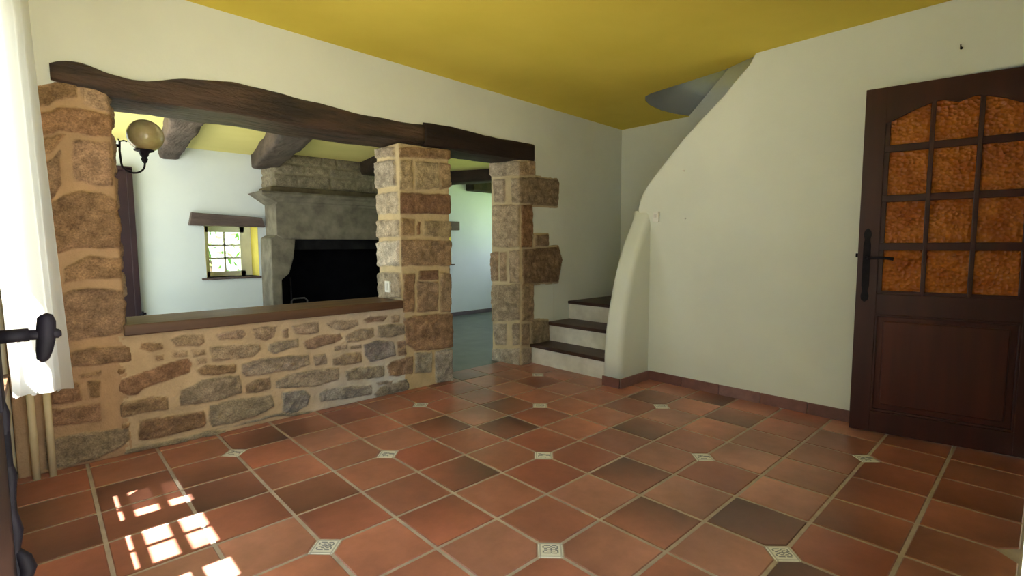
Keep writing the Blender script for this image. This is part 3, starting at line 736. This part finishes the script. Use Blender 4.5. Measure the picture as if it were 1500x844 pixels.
# backroom big window frame (left, hidden behind the pillar) lights the room
w4 = thing('window_4', 'large side window of the back room hidden by the left pillar', 'window', (-2.34, 3.3, BW[2]), kind='structure')
fr = [(-2.37,-2.31,BW[0],BW[0]+.06,BW[2],BW[3]),(-2.37,-2.31,BW[1]-.06,BW[1],BW[2],BW[3]),(-2.37,-2.31,BW[0],BW[1],BW[2],BW[2]+.06),(-2.37,-2.31,BW[0],BW[1],BW[3]-.06,BW[3])]+[(-2.36,-2.32,y-.03,y+.03,BW[2],BW[3]) for y in (3.0,3.8)]
fo = boxes('window_frame', fr, M_framew, w4); boxes('pane', [(-2.342,-2.338,BW[0]+.05,BW[1]-.05,BW[2]+.05,BW[3]-.05)], M_glass, fo)

tag(boxes('baseboard_back', [(-1.2,4.3,YF-.012,YF+.001,0,.06)], noisy('grey_skirting', srgb(92,84,92), srgb(112,102,108), 6, .6, .2)), 'dark grey skirting along the back wall', 'baseboard', kind='structure')
# back beams
def ybeam(far, near, zb_f, zb_n, mat, label, seed, ye=YF+.03, amp=.012):
    st = [(YB+.0, near[0], near[1], zb_n, ZF+.03), (3.0, near[0]*.6+far[0]*.4, near[1]*.6+far[1]*.4, (zb_f+zb_n)/2-.01, ZF+.03), (ye, far[0], far[1], zb_f, ZF+.03)]
    tag(rough_beam('ceiling_beam', 'y', st, mat, seed=seed, amp=amp, flat=.35), label, 'beam', 'ceiling beams of the back room')
def nx(u, v): return on_z(u, v, 2.10)
ybeam((on_y(232,230,YF)[0], on_y(262,232,YF)[0]), (-1.30,-1.05), 2.13, 2.09, M_wood_y, 'greyish ceiling beam nearest the globe lamp, foremost on the left', 31)
ybeam((on_y(371,240,YF)[0]-.02, on_y(404,252,YF)[0]), (-.60,-.32), 2.10, 2.06, M_wood_y, 'stout greyish ceiling beam ending above the left side of the fireplace', 37)
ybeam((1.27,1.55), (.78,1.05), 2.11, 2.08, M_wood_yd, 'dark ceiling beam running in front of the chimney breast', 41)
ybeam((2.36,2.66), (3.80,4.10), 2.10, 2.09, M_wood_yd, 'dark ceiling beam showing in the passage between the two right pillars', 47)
p = on_y(688, 268, YF-.1); q = on_y(730, 283, YF-.1)
bm = bmesh.new(); bm_box(bm, p[0], q[0]+.3, YF-.2, YF+.02, q[2], p[2]+.04, bevel=.015)
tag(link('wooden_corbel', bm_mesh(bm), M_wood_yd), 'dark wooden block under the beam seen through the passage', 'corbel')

# fireplace
fp = thing('stone_fireplace', 'large old granite fireplace with a black hearth in the back room', 'fireplace', (1.15, 4.65, 0))
YQ = 4.45
def pq(u, v, y=YQ): p = on_y(u, v, y); return (p[0], p[2])
fx0, fx1 = .05, 2.30
grc = rand_courses(0, 5.2, 0, .42, 77, pal=[(116,110,94), (128,120,102), (104,100,86), (120,116,104)], hmin=.12, hmax=.17, wmin=.2, wmax=.45)
masonry('chimney_breast', [(fx0+.05,YQ+.04),(fx1-.05,YQ+.04),(fx1-.05,YF+.02),(fx0+.05,YF+.02)], 1.86, ZF+.02, [([(s, z+1.86) for s, z in p_], c) for p_, c in grc], (136,128,108), fp, res=.015, H=.015, seed=13)
# ledge course, cornice (moulded), frieze lintel
boxes('ledge_stone', [(fx0, fx1, YQ-.02, YF+.01, 1.80, 1.87)], noisy('brown_stone', srgb(88,78,60), srgb(112,100,78), 8, .95, .5, .01), fp, bevel=.012)
mprof = [(YF+.01,1.80),(YQ-.13,1.80),(YQ-.14,1.775),(YQ-.13,1.755),(YQ-.08,1.74),(YQ-.06,1.715),(YQ-.05,1.70),(YQ-.02,1.685),(YQ-.01,1.66),(YF+.01,1.66)]
bm = prism(mprof, 'x', -.08, fx1+.08)
for v in bm.verts:
    if v.co.x < 1: v.co.x += (.06 if v.co.z > 1.78 else .14)*(0 if v.co.z > 1.75 else 1) + (0 if v.co.z > 1.72 else .06)
link('cornice', bm_mesh(bm), M_granite, fp)
bm = prism([(.10,1.665),(.10,1.30),(.18,1.25),(2.12,1.25),(2.20,1.30),(2.20,1.665)], 'y', YQ-.01, YF-.02, bevel=.01)
link('lintel', bm_mesh(bm), M_granite, fp)
# jambs with corbels (profile across y), left and right
for sx in (0, 1):
    f = (lambda x: x) if sx == 0 else (lambda x: 2.30-x)
    bm = prism([(f(.10),1.30),(f(.04),1.26),(f(.03),0),(f(.15),0),(f(.15),.76),(f(.24),.83),(f(.30),1.02),(f(.33),1.26)], 'y', YQ+.02, YF+.0, bevel=.012)
    link('jamb', bm_mesh(bm), M_granite, fp)
boxes('firebox', [(.14,2.16,YF-.06,YF-.012,0,1.30)], M_soot, fp)
boxes('firebox_shelf', [(.32,1.98,YQ+.08,YQ+.14,1.12,1.26)], M_sootg, fp)
boxes('hearth', [(.06,2.24,YQ-.35,YF-.02,-.0,.05)], M_granite, fp, bevel=.01)
ad = thing('firedog', 'dark iron firedog with an arched top standing on the hearth', 'firedog', (.32,YQ+.1,.05))
q1, q2 = pq(427,440,YQ+.1)[0], pq(450,440,YQ+.1)[0]; zt = pq(436,437,YQ+.1)[1]
tubes('arch', [([(q1,YQ+.1,.05),(q1,YQ+.1,zt-.03),(q1+.03,YQ+.1,zt),(q2-.03,YQ+.1,zt),(q2,YQ+.1,zt-.03),(q2,YQ+.1,.05)], .010)], noisy('grey_iron', srgb(70,68,70), srgb(90,88,88), 9, .5), ad)
tubes('upright', [([(q1+.01,YQ+.13,.05),(q1+.01,YQ+.13,.78)], .008)], M_iron, ad)
tubes('foot', [([(q1,YQ+.1,.06),(q2,YQ+.1,.06)], .012), ([(q1+.01,YQ+.02,.06),(q1+.01,YF-.1,.06)], .012)], M_iron, ad)

# door in the back room
dr = thing('door_2', 'dark wooden door at the far left of the back room behind the left pillar', 'door', (-1.65, YF-.03, 0), kind='structure')
M_bdoor = noisy('blackish_door', srgb(36,20,26), srgb(48,28,34), 5, .5, .2)
boxes('leaf', [(-2.08, -1.235, YF-.07, YF-.025, .02, 1.96)], M_bdoor, dr, bevel=.004)
boxes('frame', [(-2.14,-2.08,YF-.10,YF,0,2.0),(-1.26,-1.21,YF-.10,YF,0,1.985),(-2.14,-1.21,YF-.10,YF,1.96,2.0)], M_bdoor, dr, bevel=.004)
tubes('hinge_pin', [([(-1.23,YF-.10,.45),(-1.17,YF-.10,.45)], .012), ([(-1.20,YF-.10,.43),(-1.20,YF-.10,.475)], .009)], M_iron, dr)

# ================================================================== STAIRS
stt = thing('staircase', 'white staircase with dark wooden treads turning behind the curved wall', 'staircase', (1.6, 1.15, 0))
def xnose(k): return [1.515, 1.775, 2.10][k]
H_ = .191
for k in range(3):
    x = xnose(k); z = H_*(k+1); y0 = .60 if x < 1.9 else .62
    y0 = .657; y1 = 1.628
    bm = bmesh.new(); xe = 3.048 if k == 2 else xnose(k+1)+.06
    bm_box(bm, x, xe, y0, y1, z-.032, z, bevel=.006)
    link('tread', bm_mesh(bm), M_tread, stt)
    boxes('riser', [(x+.022, x+.05, y0, y1, z-H_+.0, z-.031)], M_riser, stt)
for k in range(3, 13):
    z = H_*(k+1); yn = .84-(k-3)*.225
    bm = bmesh.new(); bm_box(bm, 1.951, 3.048, yn-.27, yn, z-.032, z, bevel=.006); link('tread', bm_mesh(bm), M_tread, stt)
    boxes('riser', [(1.951, 3.048, yn-.045, yn-.022, z-H_, z-.031)], M_riser, stt)

# ================================================================== GLAZED DOOR (right)
d1 = bpy.data.objects.new('door_1', None); C.objects.link(d1)
tag(d1, 'dark stained door with twelve amber glass panes standing slightly open', 'door', kind='structure')
th = math.atan2(-.98490215, .17311196)
d1.location = (1.686, -1.054, .008); d1.rotation_euler = (0, 0, th)
# local: +x along the leaf from free edge to hinge, +y ... room side is -y?  thickness y in [-.02,.02]
def dpart(name, bm, mat, parent=d1):
    me = bm_mesh(bm); o = bpy.data.objects.new(name, me); C.objects.link(o); me.materials.append(mat); o.parent = parent; return o
DW, DH, TH = .845, 2.07, .04
# room side in local coordinates: the camera lies where?
cam_l = (Matrix.Rotation(-th, 4, 'Z') @ Vector((CAM[0]-1.686, CAM[1]+1.054, 0)))
SG = -1 if cam_l.y < 0 else 1
def ybox(a, b): return (min(SG*a, SG*b), max(SG*a, SG*b))   # depth from room face (0) inwards (negative)
def dbox(bm, x0, x1, z0, z1, f=0, b=-TH, bev=.003):
    ya, yb = ybox(f, b); bm_box(bm, x0, x1, ya, yb, z0, z1, bevel=bev)
cols = [(.127,.307), (.329,.512), (.534,.718)]
rws = [(.873,1.115),(1.160,1.402),(1.442,1.692),(1.733,1.945)]
bm = bmesh.new()
dbox(bm, 0, .104, 0, DH); link_ = dpart('stile', bm, M_door)
bm = bmesh.new(); dbox(bm, DW-.104, DW, 0, DH); dpart('stile', bm, M_door)
bm = bmesh.new(); dbox(bm, .10, DW-.10, 0, .13, -.001); dpart('bottom_rail', bm, M_door)
bm = bmesh.new(); dbox(bm, .10, DW-.10, .73, .855, -.001); dpart('middle_rail', bm, M_door)
# top rail with scalloped lower edge
import math as _m
def scal(x):
    t = (x-.104)/(DW-.208)      # 0..1 over glazed width
    # low at the sides, rising to a crown with a small dip in the middle
    s = .5-.5*math.cos(min(t, 1-t)*2*PI*.5*2) if False else math.sin(PI*min(max(t,0),1))
    X_ = [.10,.127,.18,.24,.307,.335,.36,.39,.4225,.455,.485,.51,.538,.605,.665,.718,.75]
    Z_ = [1.862,1.868,1.895,1.925,1.947,1.954,1.955,1.945,1.932,1.945,1.955,1.954,1.947,1.925,1.895,1.868,1.862]
    return float(np.interp(x, X_, Z_))
nn = 40; pl_ = [(.10, DH), (.10, scal(.104))]+[(.104+(DW-.208)*k/nn, scal(.104+(DW-.208)*k/nn)) for k in range(nn+1)]+[(DW-.10, scal(DW-.104)), (DW-.10, DH)]
ya, yb = ybox(-.001, -TH); bm = prism(pl_[::-1], 'y', ya, yb); bmesh.ops.triangulate(bm, faces=[f for f in bm.faces if len(f.verts) > 4]); dpart('top_rail', bm, M_door)
bm = bmesh.new()
for a, b in zip(cols, cols[1:]): dbox(bm, a[1], b[0], .85, 1.99, -.003)
for a, b in zip(rws, rws[1:]): dbox(bm, .10, DW-.10, a[1], b[0], -.004)
dbox(bm, .10, .128, .85, 1.90, -.008); dbox(bm, .717, DW-.10, .85, 1.90, -.008); dbox(bm, .10, DW-.10, .85, .874, -.008)
dpart('glazing_bars', bm, M_door)
for c in cols:
    for k, r_ in enumerate(rws):
        bm = bmesh.new(); dbox(bm, c[0]-.005, c[1]+.005, r_[0]-.005, r_[1]+.005+(.06 if k == 3 else 0), -.018, -.023, 0)
        g = dpart('pane', bm, M_amber); g['label'] = 'amber hammered glass pane'
bm = bmesh.new(); dbox(bm, .10, DW-.10, .125, .735, -.018, -.03, 0); dbox(bm, .145, DW-.145, .175, .69, -.006, -.03, .008)
dpart('lower_panel', bm, M_panel)
bm = bmesh.new()
for a in ((.100,.116,.13,.73),(DW-.116,DW-.100,.13,.73),(.10,DW-.10,.13,.146),(.10,DW-.10,.715,.731)): dbox(bm, *a, -.004, -.02, .004)
dpart('panel_moulding', bm, M_door)
# handle plate + lever (both sides)
def dP(x, dep, z): return (x, SG*dep, z)
bm = bmesh.new(); prf = [(.028,.815),(.045,.80),(.062,.815),(.066,.84),(.058,.87),(.064,.90),(.064,1.15),(.058,1.18),(.066,1.21),(.060,1.235),(.045,1.25),(.030,1.235),(.024,1.21),(.032,1.18),(.026,1.15),(.026,.90),(.032,.87),(.024,.84)]
ya, yb = ybox(.0, .004); b3 = prism(prf, 'y', ya, yb); hp = dpart('handle_plate', b3, M_iron)
bm = bmesh.new(); tube(bm, [dP(.045,.002,1.07), dP(.045,.05,1.07), dP(.055,.056,1.07), dP(.11,.058,1.074), dP(.15,.056,1.070), dP(.175,.05,1.066)], [.010,.009,.009,.008,.009,.011], 10)
dpart('lever_handle', bm, M_iron)
bm = bmesh.new(); tube(bm, [dP(.045,-TH,1.07), dP(.045,-TH-.05,1.07), dP(.06,-TH-.055,1.07), dP(.15,-TH-.055,1.07)], .009, 10); tube(bm, [dP(-.012,-.03,1.085), dP(.01,-.03,1.085)], .012, 10)
dpart('outer_handle', bm, M_iron)

# hall behind the glazed door
tag(boxes('wall_hall', [(2.6,2.66,-2.1,-1.9,0,2.1)], M_plaster), 'hallway wall behind the glazed door', 'wall', kind='structure')

# ================================================================== CURTAIN + ROD + PIPES
def curtain():
    nu, nv = 90, 40; V = []
    for j in range(nv+1):
        w = j/nv                                   # 0 top .. 1 bottom
        for i in range(nu+1):
            t = i/nu; y = .84+.50*t
            zb = .585-.10*t
            z = 2.33*(1-w)+zb*w
            xb = -2.122+.172*t**.6+(.045*w**1.3)*t+.028*w*(1-t)*0
            f = math.sin(t*2*PI*4.5+.6*w+.5)*(.012+.012*w)*(1-.5*t) + math.sin(t*2*PI*2.1+1.2)*.010*w
            V.append((xb+f, y+.01*math.cos(t*2*PI*4.5), z+.004*math.sin(t*40)*w))
    F = [(j*(nu+1)+i, j*(nu+1)+i+1, (j+1)*(nu+1)+i+1, (j+1)*(nu+1)+i) for j in range(nv) for i in range(nu)]
    return mesh(V, F)
cu = link('window_curtain', curtain(), M_curtain, None, True)
tag(cu, 'long sheer white curtain hanging at the left edge in front of the window', 'curtain')
rod = thing('curtain_rod', 'thin rod the white curtain hangs from, above the window', 'curtain rod', (-2.0, .3, 2.345))
tubes('pole', [([(-2.0,-.85,2.345),(-2.0,1.42,2.345)], .009)], M_iron, rod)
for yb_ in (-.7, 1.38): tubes('bracket', [([(-2.13,yb_,2.345),(-2.0,yb_,2.345)], .007)], M_iron, rod)
for (x, lb) in ((-2.058, 'cream painted pipe nearer the window, rising from the floor by the left pillar'), (-1.997, 'cream painted pipe nearer the half wall, rising from the floor by the left pillar')):
    o = tubes('radiator_pipe', [([(x,1.565,-.002),(x,1.565,.62)], .0155)], M_pipe)
    tag(o, lb, 'pipe')

# ================================================================== OPEN DOOR LEAF NEAR CAMERA
ld = thing('open_entrance_door', 'dark old entrance door swung open at the left edge, close to the view', 'door', (-2.055,-1.40,0))
boxes('leaf', [(-2.082,-2.0335,-1.845,-.965,.03,2.06)], M_dooredge, ld, bevel=.004)
hd = None
bm = bmesh.new(); tube(bm, [(-2.034,-.985,1.055),(-2.003,-.985,1.055)], .0085, 12); tube(bm, [(-2.012,-.985,1.055),(-1.985,-.985,1.053)], .0065, 12)
h1 = link('handle_spindle', bm_mesh(bm), M_iron, ld, True)
bm = bmesh.new()
tube(bm, [(-1.991,-.985,1.018),(-1.992,-.985,1.022),(-1.990,-.985,1.033),(-1.988,-.985,1.045),(-1.987,-.985,1.058),(-1.986,-.985,1.070),(-1.987,-.985,1.077),(-1.988,-.985,1.080)], [.003,.0065,.0085,.0095,.010,.0095,.008,.004], 14)
tube(bm, [(-1.987,-.985,1.055),(-1.979,-.985,1.054),(-1.975,-.985,1.053),(-1.972,-.985,1.053)], [.006,.0065,.006,.003], 12)
link('handle_grip', bm_mesh(bm), M_iron, ld, True)
bm = bmesh.new(); bm_box(bm, -2.0345,-2.030,-1.03,-.972,.97,1.17, bevel=.0015); link('handle_plate', bm_mesh(bm), M_iron, ld)
bm = bmesh.new()
tube(bm, [(-2.033,-.975,.40),(-2.033,-.975,.96)], .005, 10)
tube(bm, [(-2.0345,-.975,.60),(-2.033,-.974,.68),(-2.034,-.975,.77),(-2.0315,-.976,.80),(-2.034,-.975,.83),(-2.032,-.974,.875),(-2.0345,-.975,.90),(-2.0325,-.975,.955),(-2.036,-.975,.99)], [.003,.006,.005,.008,.005,.007,.004,.006,.002], 10)
tube(bm, [(-2.034,-.975,.715),(-2.026,-.975,.735),(-2.023,-.975,.745),(-2.026,-.975,.76),(-2.033,-.975,.775)], [.004,.008,.009,.008,.004], 12)
link('iron_bolt', bm_mesh(bm), M_iron, ld, True)

# ================================================================== GLOBE LAMP
YLp = 1.86
lp_ = thing('globe_wall_lamp', 'wall lamp with a mottled glass globe on a curved iron arm', 'wall lamp', (-1.645,YLp,1.75))
def lpt(u, v): p = on_y(u, v, YLp); return (p[0], YLp, p[2])
gc = lpt(213, 199)
bm = bmesh.new(); bmesh.ops.create_uvsphere(bm, u_segments=36, v_segments=24, radius=.093)
bmesh.ops.translate(bm, vec=gc, verts=bm.verts)
link('globe', bm_mesh(bm), M_globe, lp_, True)
bz = gc[2]-.088
bm = bmesh.new(); lathe(bm, [(.004,bz-.075),(.012,bz-.068),(.018,bz-.05),(.013,bz-.04),(.022,bz-.028),(.026,bz-.012),(.05,bz-.002),(.052,bz+.004),(.03,bz+.006)], 'z', (gc[0]-.012,YLp,0))
link('globe_holder', bm_mesh(bm), M_iron, lp_, True)
hx, hz = gc[0]-.012, bz-.07
xs0 = -1.60
arm = [(-1.64,YLp,1.748),(xs0,YLp,1.748),(xs0-.002,YLp,1.70)]
arm = [(xs0,YLp,1.775),(xs0-.003,YLp,1.72),(xs0+.0,YLp,1.665)]
cx_ = (xs0+hx)/2; rx = (hx-xs0)/2
for k in range(0, 11):
    a = PI-k*PI/10*1.0; arm.append((cx_+rx*math.cos(a), YLp, 1.655-.055*math.sin(a)))
arm.append((hx, YLp, hz+.01))
tubes('arm', [(arm, .0055)], M_iron, lp_)
tubes('scroll', [([(xs0-.045,YLp,1.748),(xs0,YLp,1.748)], .010), ([(xs0-.008,YLp,1.79),(xs0,YLp,1.775),(xs0+.02,YLp,1.782),(xs0+.035,YLp,1.778)], .004)], M_iron, lp_)
bm = bmesh.new(); lathe(bm, [(.03,-1.652),(.045,-1.648),(.04,-1.636),(.018,-1.628),(.010,-1.62)], 'x', (0,YLp,1.748)); link('wall_plate', bm_mesh(bm), M_iron, lp_, True)

# ================================================================== SMALL WALL ITEMS
a = on_x(569, 420, xa-.02)
sw = thing('light_switch', 'small white light switch on the side of the free standing pillar', 'light switch', (xa-.017,a[1],a[2]))
boxes('plate', [(xa-.034,xa-.012,a[1]-.038,a[1]+.038,a[2]-.045,a[2]+.045)], M_plastic, sw, bevel=.004)
boxes('rocker', [(xa-.040,xa-.033,a[1]-.016,a[1]+.016,a[2]-.028,a[2]+.028)], M_framew, sw, bevel=.002)
a = on_x(960, 318, 1.80)
sw = thing('light_switch', 'small white switch on the right wall just above the buttress', 'light switch', (1.82,a[1],a[2]))
boxes('plate', [(1.800,1.822,a[1]-.028,a[1]+.028,a[2]-.045,a[2]+.045)], M_plastic, sw, bevel=.004)
boxes('rocker', [(1.794,1.801,a[1]-.014,a[1]+.014,a[2]-.004,a[2]+.024)], M_framew, sw, bevel=.002)
for (u, v, lb) in ((1003,320,'tiny wall plug in the right wall, level with the switch'), (1001,250,'tiny wall plug in the right wall, above the switch'), (1408,70,'small hook high on the right wall above the glazed door')):
    a = on_x(u, v, 1.81); bm = bmesh.new(); tube(bm, [(1.822,a[1],a[2]),(1.808,a[1],a[2])], [.007,.006], 10)
    if v == 70: tube(bm, [(1.812,a[1],a[2]),(1.79,a[1],a[2]-.004),(1.785,a[1],a[2]+.012)], .003, 8)
    tag(link('wall_hook' if v == 70 else 'wall_plug', bm_mesh(bm), M_framew if v != 70 else M_iron), lb, 'wall hook' if v == 70 else 'wall plug')

# ================================================================== OUTSIDE
M_gravel = noisy('gravel', srgb(150,146,138), srgb(172,168,158), 6, .95, .2, .02)
tag(boxes('ground_gravel', [(-30,-2.44,-30,30,-.35,-.25),(-2.44,4.5,-30,-2.12,-.35,-.25)], M_gravel), 'pale gravel yard outside', 'ground', kind='structure')
tag(boxes('ground', [(-2.44,30,5.26,30,-.35,-.25),(4.52,30,-30,5.26,-.35,-.25)], M_grass), 'grass outside the windows', 'ground', kind='structure')  # grass placed only on this side to tint light entering the back room
def shrub(x, y, z0, h, r, seed, label):
    t = thing('garden_tree', label, 'tree', (x,y,z0)); rr = random.Random(seed); bm = bmesh.new()
    for k in range(260):
        while True:
            v = Vector((rr.uniform(-1,1), rr.uniform(-1,1), rr.uniform(-1,1)))
            if .35 < v.length < 1: break
        c = Vector((x,y,z0+h-r))+v*r; s = rr.uniform(.08,.16); a = Vector((rr.uniform(-1,1), rr.uniform(-1,1), rr.uniform(-1,1))).normalized(); b = a.orthogonal().normalized()
        vs = [bm.verts.new(c+a*s), bm.verts.new(c+b*s*.45), bm.verts.new(c-a*s), bm.verts.new(c-b*s*.45)]; bm.faces.new(vs)
    o = link('foliage', bm_mesh(bm), M_leaf, t); tubes('trunk', [([(x,y,z0),(x,y,z0+h-r)], [.12,.07])], M_bark, t)
shrub(.9, 11.5, -.25, 2.6, 1.5, 5, 'green garden tree seen through the left column of small window panes')
shrub(5.4, 13.0, -.25, 3.3, 1.3, 6, 'garden tree glimpsed through the small window, further off')

# repeats share a group
GROUPS = {'stone_pillar': 'stone pillars around the opening', 'wooden_beam': 'beams over the opening', 'radiator_pipe': 'pair of cream pipes beside the pillar',
          'window_shelf': 'sill boards of the back room windows', 'window_lintel': 'wooden lintels of the back room windows', 'light_switch': 'white light switches',
          'wall_plug': 'wall plugs in the right wall', 'garden_tree': 'trees in the garden'}
for o in bpy.data.objects:
    b_ = o.name.split('.')[0]
    if o.parent is None and b_ in GROUPS and 'label' in o: o['group'] = GROUPS[b_]
# ================================================================== LIGHT
W = bpy.data.worlds.new('World'); bpy.context.scene.world = W; W.use_nodes = True
bg = W.node_tree.nodes['Background']; bg.inputs[0].default_value = (.86, .94, 1.0, 1); bg.inputs[1].default_value = 1.0
s = bpy.data.lights.new('sun', 'SUN'); s.energy = 15; s.angle = math.radians(.6); s.color = (1, .95, .86)
so = bpy.data.objects.new('sun', s); C.objects.link(so)
so.rotation_euler = Vector((1, 0, -2)).to_track_quat('-Z', 'Y').to_euler()
def portal(name, loc, d, sx, sy):
    l = bpy.data.lights.new(name, 'AREA'); l.shape = 'RECTANGLE'; l.size = sx; l.size_y = sy; l.cycles.is_portal = True
    o = bpy.data.objects.new(name, l); C.objects.link(o); o.location = loc; o.rotation_euler = Vector(d).to_track_quat('-Z', 'Z' if abs(d[2]) < .5 else 'Y').to_euler()
    return o
portal('portal_window', (XW-.31,(WY0+WY1)/2,(WZ0+WZ1)/2), (1,0,0), WY1-WY0, WZ1-WZ0)
portal('portal_doorway', (-1.6,YN-.26,1.06), (0,1,0), .98, 2.12)
portal('portal_side', (-2.44,(BW[0]+BW[1])/2,(BW[2]+BW[3])/2), (1,0,0), BW[1]-BW[0], BW[3]-BW[2])
portal('portal_small', ((WXa+WXb)/2,YF+.41,1.1), (0,-1,0), WXb-WXa, .61)
portal('portal_small_b', (2.7,YF+.41,1.14), (0,-1,0), .57, .56)
portal('portal_right', (4.51,(RW[0]+RW[1])/2,(RW[2]+RW[3])/2), (-1,0,0), RW[1]-RW[0], RW[3]-RW[2])

# ================================================================== CAMERA + VIEW
cd = bpy.data.cameras.new('camera'); co = bpy.data.objects.new('camera', cd); C.objects.link(co)
cd.sensor_fit = 'HORIZONTAL'; cd.sensor_width = 36; cd.lens = FPX/1500*36; cd.clip_start = .02
mt = Matrix(((RV[0],UV[0],-FV[0],CAM[0]),(RV[1],UV[1],-FV[1],CAM[1]),(RV[2],UV[2],-FV[2],CAM[2]),(0,0,0,1)))
co.matrix_world = mt
sc = bpy.context.scene; sc.camera = co
sc.view_settings.view_transform = 'Standard'; sc.view_settings.look = 'None'; sc.view_settings.gamma = 1
sc.view_settings.use_curve_mapping = False; sc.view_settings.exposure = 2.36
sc.cycles.use_denoising = True; sc.cycles.max_bounces = 10; sc.cycles.diffuse_bounces = 6; sc.cycles.sample_clamp_indirect = 8
sc.cycles.transparent_max_bounces = 8
